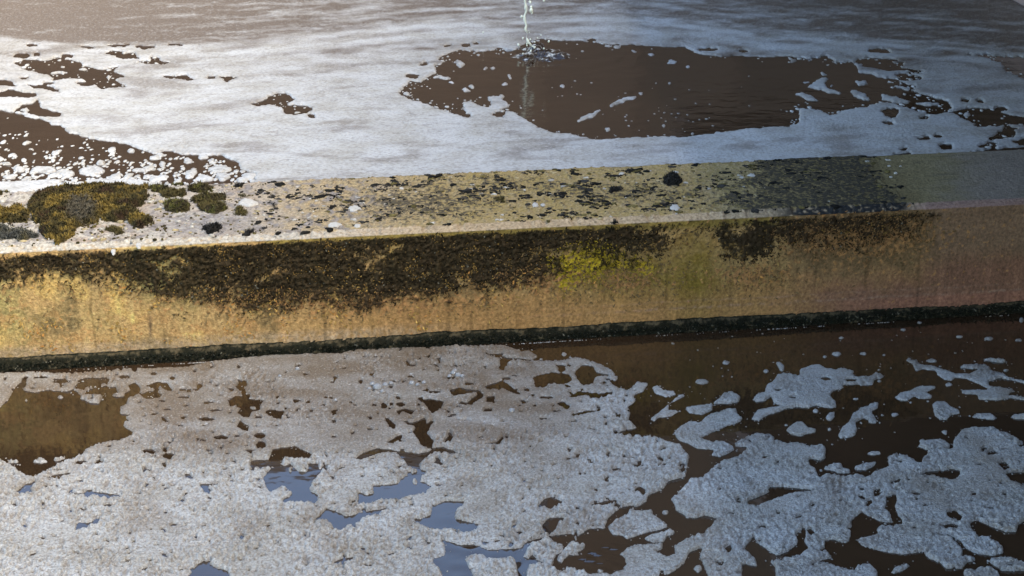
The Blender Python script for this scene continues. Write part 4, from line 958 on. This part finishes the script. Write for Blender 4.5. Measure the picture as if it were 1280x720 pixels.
# bigger crumbs there, one by one
big = E(f1, (165, 634, 50, 13), (345, 638, 50, 18), (250, 650, 30, 14), (520, 634, 32, 7), (605, 612, 15, 14), (700, 600, 18, 12), (755, 585, 22, 9), (820, 632, 50, 12), (830, 660, 28, 14), (760, 665, 36, 14), (720, 640, 16, 16), (560, 660, 30, 9), (598, 575, 16, 9), (488, 562, 16, 9), (375, 608, 20, 9), (75, 632, 24, 10), (35, 660, 24, 9), (20, 610, 26, 6), (200, 570, 14, 8), (900, 672, 26, 9))
big += [f1((-400, 690), (0, 676), (120, 672), (200, 668), (245, 672), (200, 690), (120, 712), (0, 740), (-400, 760)), f1((310, 672), (400, 666), (520, 670), (610, 684), (600, 720), (330, 720))]
ORD = "leftmost second third fourth fifth sixth seventh eighth ninth tenth eleventh twelfth thirteenth fourteenth fifteenth sixteenth seventeenth eighteenth nineteenth rightmost".split()
order = sorted(range(20), key=lambda q: np.mean([p[0] for p in big[q]]))
crumb_label = {q: ("%s of the large froth crumbs behind the moss" if r in (0, 19) else "%s from the left of the large froth crumbs behind the moss") % ORD[r] for r, q in enumerate(order)}
crumb_label[20] = "long white froth band behind the wall at the far left"
crumb_label[21] = "white froth band along the wall's back edge behind the largest moss mat"
for kk, o in enumerate(big):
    foam_mesh("froth_crumb", [o], [], [], ZF, M_FOAM2, 1.1, 0.008, lambda X, Y, P: 0 * X, warp=1.4, relief=0.003, seed=200 + kk, label=crumb_label[kk], cat="foam", group="large froth crumbs in the pool behind the moss")
# faint specks on the open brown water
n = 420
px, py = rng.uniform(520, 1010, n), rng.uniform(62, 172, n)
k = (rng.random(n) < 0.55 * (blob(px, py, 790, 140, 60, 22) + 0.8 * blob(px, py, 860, 152, 60, 14) + 0.35 * blob(px, py, 700, 120, 30, 45) + 0.12))
pts = np.stack([px, py], 1)[k]
fleck_field("foam_specks", 0, pts, rng.uniform(0.5, 1.5, len(pts)), ZF, M_FOAM2, 0.5, label="tiny foam specks scattered over the dark oval pool beyond the wall", cat="foam")
n = 110
pts = np.stack([rng.uniform(860, 1275, n), rng.uniform(410, 560, n)], 1)
fleck_field("foam_dust", 0, pts, rng.uniform(0.4, 1.3, n), 0.0, M_FOAM, 0.55, label="tiny foam specks on the open brown water below the wall", cat="foam")
ed = []
for poly, wgt in [(hf[10], 0.30)] + [(p_, 0.15) for p_ in hf[:5] + hf[11:15]]:
    A_ = np.array(poly); B_ = np.roll(A_, -1, 0)
    for (a_, b_) in zip(A_, B_):
        if min(a_[0], b_[0]) < -10 or max(a_[0], b_[0]) > 1290: continue
        m_ = (a_ + b_) / 2
        k_ = wgt * (0.25 + 1.2 * (m_[0] < 640 or m_[0] > 980)) 
        for q in range(rng.poisson(np.linalg.norm(b_ - a_) * k_)):
            ed.append(a_ + (b_ - a_) * rng.random() + rng.normal(0, 1, 2) * np.array([9.0, 3.2]))
ed = np.array(ed)
ed = ed[ed[:, 1] < back_edge(ed[:, 0]) - 4]
fleck_field("foam_scraps", 0, ed, rng.uniform(0.5, 1.5, len(ed)) * (1 + 1.2 * (rng.random(len(ed)) < 0.18)), ZF, M_FOAM2, 0.15, label="loose foam scraps along the ragged edges of the pools beyond the wall", cat="foam", depth=2.0)
# white scum line where the near water touches the slime
n = 5000
u = rng.uniform(-1.9, 2.2, n)
pp = wpt(u, -0.033 - rng.uniform(0, 0.003, n), 0 * u)
px, py = project(pp)
k = rng.random(n) < sstep(-0.15, 0.35, fbm(u * 4, 0 * u, 99, 3)) * np.interp(px, [0, 300, 700, 1280], [0.9, 0.9, 0.35, 0.04])
pts = np.stack([px, py], 1)[k]
fleck_field("scum_line", 0, pts, rng.uniform(0.25, 0.8, len(pts)), 0.001, M_FOAM, 0.1, label="thin broken white scum line along the foot of the wall", cat="foam", depth=0.9)

# loose bits torn from the ragged edges
ed = []
for poly in [sheet, raft] + hr + h[:20] + [r_[0][0] for r_ in rafts]:
    A_ = np.array(poly); B_ = np.roll(A_, -1, 0)
    for (a_, b_) in zip(A_, B_):
        if min(a_[0], b_[0]) < -10 or max(a_[0], b_[0]) > 1290 or max(a_[1], b_[1]) > 730: continue
        L_ = np.linalg.norm(b_ - a_)
        for q in range(rng.poisson(L_ * 0.10)):
            ed.append(a_ + (b_ - a_) * rng.random() + rng.normal(0, 1, 2) * np.array([4.0, 2.0]))
ed = np.array(ed)
ed = ed[ed[:, 1] > foot_edge(ed[:, 0]) + 10]
fleck_field("foam_bits", 0, ed, rng.uniform(0.3, 1.0, len(ed)) * (1 + 0.8 * (rng.random(len(ed)) < 0.15)), 0.0, M_FOAM, 0.3, label="tiny foam bits torn from the ragged edges of the near rafts", cat="foam", depth=1.8)

# bubbles sitting on the froth
def dome(cx, cy, r, z):
    p = unproject(cx, cy, z); R_ = r * np.linalg.norm(p - np.array([0, 0, HC])) / FPX
    V = [];  F = []
    for a in range(5):
        th = a / 4 * math.pi / 2
        for b in range(12):
            V.append(p + R_ * np.array([math.cos(th) * math.cos(b * math.pi / 6), math.cos(th) * math.sin(b * math.pi / 6), math.sin(th) * 0.85]))
    for a in range(4):
        for b in range(12):
            F.append((a * 12 + b, a * 12 + (b + 1) % 12, a * 12 + 12 + (b + 1) % 12, a * 12 + 12 + b))
    return V, F
mb, nt, b = material("bubble_film")
n_ = noise(nt, 200, 2)
nt.links.new(mix(nt, n_.outputs[0], (0.42, 0.41, 0.38), (0.52, 0.51, 0.48)), b.inputs["Base Color"])
b.inputs["Roughness"].default_value = 0.06; b.inputs["Transmission Weight"].default_value = 0.6; b.inputs["IOR"].default_value = 1.2
for (cx, cy, r) in [(472, 484, 6), (466, 480, 4), (482, 481, 4), (489, 479, 3), (462, 486, 3), (478, 489, 3), (515, 479, 4), (522, 481, 3), (567, 466, 4), (573, 469, 4), (578, 470, 3), (562, 470, 3), (569, 463, 3), (640, 513, 4), (372, 461, 3), (350, 470, 2.5), (420, 500, 2.5), (530, 478, 3)]:
    V, F = dome(cx, cy, r, 0.007)
    rebase(mesh_obj("bubble", V, F, mb, label="shiny clear bubble resting on the beige part of the broad sheet", cat="bubble", group="bubbles on the foam"))

# ------------------------------------------------------------------ moss and lumps on the wall top
m7 = crop(0, 210, 5.953)
m4, m5, m6 = crop(0, 200, 2.977), crop(425, 180, 2.977), crop(850, 170, 2.977)
def moss(name, poly, height, style, label, seed, tuft=1.0):
    A = np.array(poly, float)
    # the cushion's foot lies lower in the picture than its crest
    xs = np.arange(A[:, 0].min() - 18, A[:, 0].max() + 18, 1.1); ys = np.arange(A[:, 1].min() - 9, A[:, 1].max() + 9, 0.8)
    X, Y = np.meshgrid(xs, ys)
    big_ = seed < 20
    Xw = X + (9.0 if big_ else 5.0) * fbm(X * (0.05 if big_ else 0.09), Y * (0.12 if big_ else 0.22), 3 + seed, 4, 0.6); Yw = Y + (3.5 if big_ else 2.2) * fbm(X * 0.09, Y * 0.22, 103 + seed, 3)
    S = sdf(poly, Xw, Yw, 22) + (5.0 if seed < 20 else 2.6) * fbm(X * 0.16, Y * 0.36, 203 + seed, 3, 0.65)
    P = unproject(X, Y, ZC)
    wx, wy = P[..., 0], P[..., 1]
    e = np.clip(S / 15.0, 0, 1)
    lump = 0.70 + 0.75 * fbm(wx * 16, wy * 11, 5 + seed, 4, 0.6) + 0.45 * fbm(wx * 40, wy * 34, 6 + seed, 2)
    hgt = height * np.sqrt(np.clip(1 - (1 - e)**2, 0, 1)) * np.clip(lump, 0.15, 1.6)
    q = (S[:-1, :-1] + S[1:, :-1] + S[:-1, 1:] + S[1:, 1:]) > 0
    used = np.zeros(X.shape, bool)
    for dy in (0, 1):
        for dx in (0, 1):
            used[dy:dy + q.shape[0], dx:dx + q.shape[1]] |= q
    P[..., 2] = ZC - 0.004 + hgt
    v_in = (P - P0) @ NB
    P = P - np.clip(v_in - WB - 0.01, 0, None)[..., None] * NB
    def colour(x, y, S_):
        a, b_ = fbm(x * 9, y * 8, 15 + seed, 3), fbm(x * 45, y * 40, 16 + seed, 2)
        c = np.zeros(x.shape + (3,)) + C(0.085, 0.064, 0.019)
        if style == "olive":
            c = c * 0.7
            c = lay(c, C(0.19, 0.122, 0.024), sstep(0.02, 0.42, a + 0.45 * b_ + 0.12))
            c = lay(c, C(0.045, 0.024, 0.010), sstep(0.10, 0.40, -a + 0.3 * b_))
            px_, py_ = project(np.stack([x, y, 0 * x + ZC], -1))
            c = lay(c, C(0.085, 0.068, 0.040), sstep(0.35, 0.75, 1.2 * blob(px_, py_, 101, 267, 21, 15) + 0.5 * b_ + 0.5 * a))
        elif style == "brown":
            c = lay(c, C(0.055, 0.040, 0.018), sstep(-0.3, 0.3, a)); c = lay(c, C(0.11, 0.10, 0.02), sstep(0.1, 0.5, b_ + a) * 0.8)
        elif style == "grey":
            c = np.zeros(x.shape + (3,)) + C(0.07, 0.066, 0.05)
            c = lay(c, C(0.11, 0.085, 0.03), sstep(-0.1, 0.4, a))
        else:
            c = np.zeros(x.shape + (3,)) + C(0.022, 0.019, 0.014)
        return c * (1 + 0.35 * b_)[..., None]
    ids = -np.ones(X.shape, int); ids[used] = np.arange(used.sum())
    F = np.stack([ids[1:, :-1], ids[1:, 1:], ids[:-1, 1:], ids[:-1, :-1]], -1)[q]
    base = np.array(P[used].mean(0)); base[2] = ZC
    root = empty(name, tuple(base), label=label, cat="moss", group="moss on the wall top")
    mesh_obj("cushion", P[used] - base, F, M_MOSS, root, cols=colour(wx, wy, S)[used] * 0.75)
    # leafy shoots
    k = np.nonzero((S > 1.0).ravel())[0]
    n = int(min(26000, len(k) * 2.4 * tuft))
    pick = rng.choice(k, n)
    B = P.reshape(-1, 3)[pick] + np.stack([rng.uniform(-0.002, 0.002, n), rng.uniform(-0.004, 0.004, n), np.full(n, -0.001)], -1)
    L = rng.uniform(0.005, 0.013, n); th = rng.uniform(0, 2 * math.pi, n); lean = rng.uniform(0.1, 1.1, n)
    dirx = np.stack([np.cos(th) * np.sin(lean), np.sin(th) * np.sin(lean), np.cos(lean)], -1)
    sx = np.stack([-np.sin(th), np.cos(th), 0 * th], -1) * rng.uniform(0.0007, 0.0016, n)[:, None]
    mid = B + dirx * (0.55 * L)[:, None]
    tip = B + dirx * L[:, None] + np.stack([np.cos(th), np.sin(th), -0.3 + 0 * th], -1) * (0.25 * L)[:, None]
    Vv = np.stack([B - sx, B + sx, mid + sx, mid - sx, tip], 1)
    Ff = (np.array([(0, 1, 2), (0, 2, 3), (3, 2, 4)])[None] + (np.arange(n) * 5)[:, None, None]).reshape(-1, 3)
    cb = colour(B[:, 0], B[:, 1], None) * rng.uniform(0.6, 1.6, (n, 1))
    cc_ = np.stack([cb * 0.7, cb * 0.7, cb, cb, cb * 1.25], 1)
    mesh_obj("shoots", (Vv - base).reshape(-1, 3), Ff, M_MOSS, root, cols=np.clip(cc_, 0, 0.5).reshape(-1, 3), kind="stuff")
    return root

mosses = [
    (m7((195, 300), (200, 270), (230, 230), (300, 185), (370, 148), (480, 125), (560, 112), (680, 112), (800, 116), (900, 122), (960, 135), (1100, 135), (1112, 180), (1090, 250), (1035, 290), (1040, 335), (1120, 385), (1132, 410), (1050, 445), (960, 425), (930, 380), (860, 400), (740, 395), (690, 410), (600, 440), (560, 470), (530, 520), (470, 545), (435, 570), (400, 560), (395, 540), (340, 520), (285, 480), (300, 440), (240, 400), (225, 350)), 0.024, "olive", "largest olive moss mat with a grey patch on the wall's left end"),
    (m7((-600, 300), (0, 312), (60, 330), (100, 280), (150, 272), (195, 320), (225, 360), (215, 410), (130, 422), (60, 420), (0, 412), (-600, 410)), 0.026, "olive", "dark olive moss mat at the picture's left edge beside the largest mat"),
    (m7((-600, 420), (30, 432), (90, 470), (170, 452), (220, 480), (290, 500), (250, 530), (120, 540), (0, 535), (-600, 530)), 0.022, "grey", "greyish moss mat low on the left edge below the olive ones"),
    (m4((-300, 100), (0, 105), (45, 120), (0, 132), (-300, 132)), 0.012, "brown", "thin moss scrap in the far left corner of the wall top"),
    (m4((548, 98), (600, 92), (640, 108), (600, 124), (560, 118)), 0.018, "brown", "dark moss cushion touching the right end of the largest mat"),
    (m4((590, 120), (630, 108), (690, 112), (700, 135), (650, 143), (600, 139)), 0.022, "brown", "rounded brown moss cushion right of the largest mat"),
    (m4((640, 82), (690, 85), (682, 100), (642, 98)), 0.012, "brown", "tiny moss cushion on the wall's back edge above the rounded one"),
    (m4((700, 102), (740, 90), (800, 100), (790, 116), (740, 126), (705, 120)), 0.020, "brown", "moss cushion on the back edge right of the tiny one"),
    (m4((605, 162), (660, 150), (705, 165), (710, 190), (660, 200), (612, 187)), 0.024, "brown", "lone oval moss cushion midway across the wall top"),
    (m4((715, 138), (760, 126), (800, 135), (850, 130), (845, 150), (800, 156), (760, 165), (715, 160)), 0.020, "brown", "upper moss cushion of the touching pair"),
    (m4((730, 172), (780, 157), (845, 166), (850, 190), (800, 203), (745, 191)), 0.024, "brown", "lower moss cushion of the touching pair"),
    (m4((870, 182), (900, 175), (925, 200), (905, 215), (876, 205)), 0.018, "brown", "small round moss cushion just left of the white lump"),
    (m4((865, 92), (905, 90), (907, 102), (870, 106)), 0.012, "black", "tiny dark moss tuft on the back edge above the white lump"),
    (m4((882, 128), (925, 128), (930, 140), (890, 144)), 0.010, "grey", "grey moss scrap behind the white lump"),
    (m4((745, 258), (800, 240), (830, 250), (825, 268), (780, 277)), 0.020, "black", "dark moss cushion near the wall's front edge"),
    (m4((905, 262), (950, 257), (957, 270), (912, 276)), 0.012, "black", "small dark moss tuft at the front edge right of the dark cushion"),
    (m4((1005, 165), (1035, 163), (1037, 184), (1010, 187)), 0.012, "black", "small dark moss tuft right of the white lump"),
    (m4((375, 257), (430, 245), (470, 273), (440, 280), (420, 270)), 0.012, "brown", "flat brown moss scrap under the largest mat's right end"),
    (m4((678, 247), (690, 239), (702, 247), (690, 252)), 0.009, "black", "speck of black moss left of the front edge's dark cushion"),
    (m4((975, 224), (990, 218), (1004, 225), (990, 232)), 0.009, "black", "speck of black moss below the white lump"),
    (m5((1198, 130), (1210, 120), (1240, 116), (1275, 135), (1266, 160), (1212, 160)), 0.026, "black", "largest black moss cushion, right of centre on the wall top"),
    (m5((1000, 172), (1028, 160), (1053, 162), (1055, 180), (1005, 186)), 0.017, "black", "black moss cushion left of the largest black one"),
    (m5((573, 207), (590, 197), (612, 203), (612, 220), (580, 223)), 0.014, "brown", "small olive black moss button in the middle of the wall top"),
    (m5((392, 120), (405, 112), (420, 120), (405, 124)), 0.012, "black", "black moss speck on the back edge left of the middle"),
    (m5((693, 106), (705, 100), (717, 106), (705, 110)), 0.011, "black", "black moss speck on the back edge right of the middle"),
    (m5((555, 164), (570, 156), (585, 164), (570, 170)), 0.010, "black", "black moss speck behind the olive black button"),
    (m5((1000, 290), (1020, 283), (1042, 290), (1020, 297)), 0.010, "black", "black moss scrap on the front edge right of the middle"),
]
for k, (po, hh, stl, lab) in enumerate(mosses):
    moss("moss_cushion" if k else "moss_mat", po, hh, stl, lab, 7 * k, 1.0 if k < 3 else 1.2)

def lump(name, poly, height, label, seed, col=(0.56, 0.50, 0.40), group="white lumps on the wall top"):
    A = np.array(poly, float); ctr = A.mean(0)
    K = 20
    V = []; cols = []
    ang = np.linspace(0, 2 * math.pi, K, endpoint=False)
    rx, ry = np.ptp(A[:, 0]) / 2 * 0.85, np.ptp(A[:, 1]) / 2 * 0.85
    height = height * 0.7
    for ri, (f, z) in enumerate([(1.0, -0.15), (0.97, 0.35), (0.8, 0.8), (0.5, 1.0), (0.2, 1.0)]):
        w = 1 + 0.45 * perlin(np.cos(ang) * 1.7 + seed, np.sin(ang) * 1.7 + ri * 0.2, seed)
        p = unproject(ctr[0] + rx * f * w * np.cos(ang), ctr[1] + ry * f * w * np.sin(ang), ZC)
        p[:, 2] += height * (z + 0.25 * perlin(np.cos(ang) * 3 * f, np.sin(ang) * 3 * f, seed + 3) * (ri > 0))
        V.append(p); cols.append(np.array(col) * (1 + 0.15 * perlin(np.cos(ang) * 4, np.sin(ang) * 4 + ri, seed + 5))[:, None])
    V = np.concatenate(V); cols = np.concatenate(cols)
    j = np.arange(K); j2 = (j + 1) % K
    q = np.concatenate([np.stack([r_ * K + j2, r_ * K + j, (r_ + 1) * K + j, (r_ + 1) * K + j2], -1) for r_ in range(4)])
    F = q.tolist() + []
    c0 = len(V)
    V = np.concatenate([V, V[-K:].mean(0)[None]]); cols = np.concatenate([cols, cols[-1:]])
    F = np.concatenate([np.array(F), np.stack([4 * K + j, 4 * K + j2, 0 * j + c0, 0 * j + c0], -1)[:, [1, 0, 2, 3]]])
    tri = np.concatenate([F[:-K][:, [0, 1, 2]], F[:-K][:, [0, 2, 3]], F[-K:][:, :3]])[:, ::-1]
    return rebase(mesh_obj(name, V, tri, M_CHALK, cols=np.clip(cols, 0, 0.85), label=label, cat="stone", group=group))
lumps = [(m4((878, 145), (965, 178)), 0.010, "largest white chalky lump among the moss cushions"), (m4((1218, 232), (1276, 255)), 0.007, "white chalky lump near the front edge between moss and black lichen"),
         (m5((26, 230), (80, 256)), 0.008, "white chalky lump among black lichen left of the middle"), (m5((712, 220), (740, 238)), 0.007, "small white lump in the middle of the wall top"), (m5((745, 222), (766, 234)), 0.005, "white chip touching the small white lump in the middle"),
         (m5((1222, 228), (1272, 252)), 0.007, "pale lump in front of the largest black moss cushion"), (m5((1036, 106), (1060, 117)), 0.005, "white chip near the back edge left of the largest black cushion"), (m5((1232, 101), (1262, 112)), 0.005, "white chip on the back edge behind the largest black cushion"),
         (m5((1052, 191), (1080, 202)), 0.004, "white chip in front of the black cushion left of the largest"), (m6((246, 140), (284, 155)), 0.005, "white curled chip at the left border of the dense black lichen"), (m4((505, 306), (530, 332)), 0.006, "white lump on the front edge below the moss mats"), (m4((412, 330), (432, 356)), 0.005, "white drip shaped lump just under the front edge at left"), (m5((50, 298), (80, 312)), 0.005, "white lump on the front edge left of the middle")]
for k, (po, hh, lab) in enumerate(lumps):
    lump("white_lump", po, hh, lab, 11 + k)

# ------------------------------------------------------------------ falling water and its splash
jet = empty("water_jet", tuple(JET), label="thin white stream of water falling into the dark oval pool", cat="water jet")
track = [(656, -240), (657, -120), (656, 0), (657, 7), (658, 14), (655.5, 20), (656, 26), (658, 32), (657, 36), (659, 42), (658, 46), (660, 52), (664, 57), (663, 66)]
depth = JET[1]
path = []
for (x, y) in track:
    a, b_ = (x - W0 / 2) / FPX, (H0 / 2 - y) / FPX
    dv = np.array([a, CP + b_ * SP, -SP + b_ * CP]); t = depth / dv[1]
    path.append(np.array([0, 0, HC]) + dv * t)
path = np.array(path)
ts = np.linspace(0, 1, 170)
cum = np.concatenate([[0], np.cumsum(np.linalg.norm(np.diff(path, axis=0), axis=1))]); cum /= cum[-1]
ctr = np.stack([np.interp(ts, cum, path[:, k]) for k in range(3)], -1)
rad = 0.0055 * np.clip(sstep(-0.32, -0.05, fbm(ts * 17, ts * 0 + 3, 8, 2)), 0.12, 1) * (1 + 0.55 * fbm(ts * 26, ts * 0, 6, 2) + 0.5 * np.maximum(0, np.sin(ts * 120)) * 0.5)
K = 10
ang = np.linspace(0, 2 * math.pi, K, endpoint=False)
V = ctr[:, None] + rad[:, None, None] * np.stack([np.cos(ang), np.sin(ang), 0 * ang], -1)[None] + (0.004 * fbm(ts * 30, ts * 0, 9, 2))[:, None, None] * np.array([1, 0, 0])
i = np.arange(len(ts) * K).reshape(len(ts), K)
F = np.stack([i[:-1], i[1:], np.roll(i, -1, 1)[1:], np.roll(i, -1, 1)[:-1]], -1).reshape(-1, 4)
mesh_obj("stream", V.reshape(-1, 3) - JET, F, M_JET, jet)
# churned patch
R = np.linspace(0, 1, 26); A = np.linspace(0, 2 * math.pi, 72, endpoint=False)
RR, AN = np.meshgrid(R, A, indexing='ij')
rim = 1 + 0.22 * np.sin(3 * AN + 1) + 0.16 * np.sin(7 * AN) + 0.10 * np.sin(13 * AN + 2)
pxs, pys = 674 + 37 * RR * np.cos(AN) * rim, 68 + 14 * RR * np.sin(AN) * rim
P = unproject(pxs, pys, ZF)
P[..., 2] += (1 - RR**2) * (0.010 + 0.030 * fbm(P[..., 0] * 14, P[..., 1] * 9, 12, 3) + 0.02 * np.abs(fbm(P[..., 0] * 34, P[..., 1] * 22, 13, 2))) - 0.012 * RR**4
i = np.arange(26 * 72).reshape(26, 72)
F = np.stack([i[:-1], np.roll(i, -1, 1)[:-1], np.roll(i, -1, 1)[1:], i[1:]], -1).reshape(-1, 4)[:, ::-1]
mesh_obj("splash", P.reshape(-1, 3) - JET, F, M_CHURN, jet)
def ball(c, r):
    V, F = [], []
    for a in range(6):
        th = -math.pi / 2 + math.pi * a / 5
        for b in range(8):
            V.append((c[0] + r * math.cos(th) * math.cos(b * math.pi / 4), c[1] + r * math.cos(th) * math.sin(b * math.pi / 4), c[2] + 1.25 * r * math.sin(th)))
    for a in range(5):
        for b in range(8):
            F.append((a * 8 + b, a * 8 + (b + 1) % 8, a * 8 + 8 + (b + 1) % 8, a * 8 + 8 + b))
    return V, F
Vd, Fd = [], []
for k in range(16):
    a, rr = RND.uniform(0, 2 * math.pi), abs(RND.gauss(0, 0.10))
    c = np.array([rr * math.cos(a), 1.6 * rr * math.sin(a), 0.02 + 0.10 * RND.random()**2 * math.exp(-rr * 4)])
    v, f = ball(c, RND.uniform(0.002, 0.0055)); Fd += [tuple(q + len(Vd) for q in t) for t in f]; Vd += v
for (x, y, r) in [(664, 13, 0.010), (664, 9, 0.007), (663, 3, 0.006), (652, 21, 0.006), (662, 2, 0.005), (665, 16, 0.006), (680, 0.5, 0.006), (648, 56, 0.006)]:
    a_, b_ = (x - W0 / 2) / FPX, (H0 / 2 - y) / FPX
    dv = np.array([a_, CP + b_ * SP, -SP + b_ * CP]); c = np.array([0, 0, HC]) + dv * (depth / dv[1]) - JET
    v, f = ball(c, r); Fd += [tuple(q + len(Vd) for q in t) for t in f]; Vd += v
mesh_obj("droplets", Vd, Fd, M_JET, jet, kind="stuff")
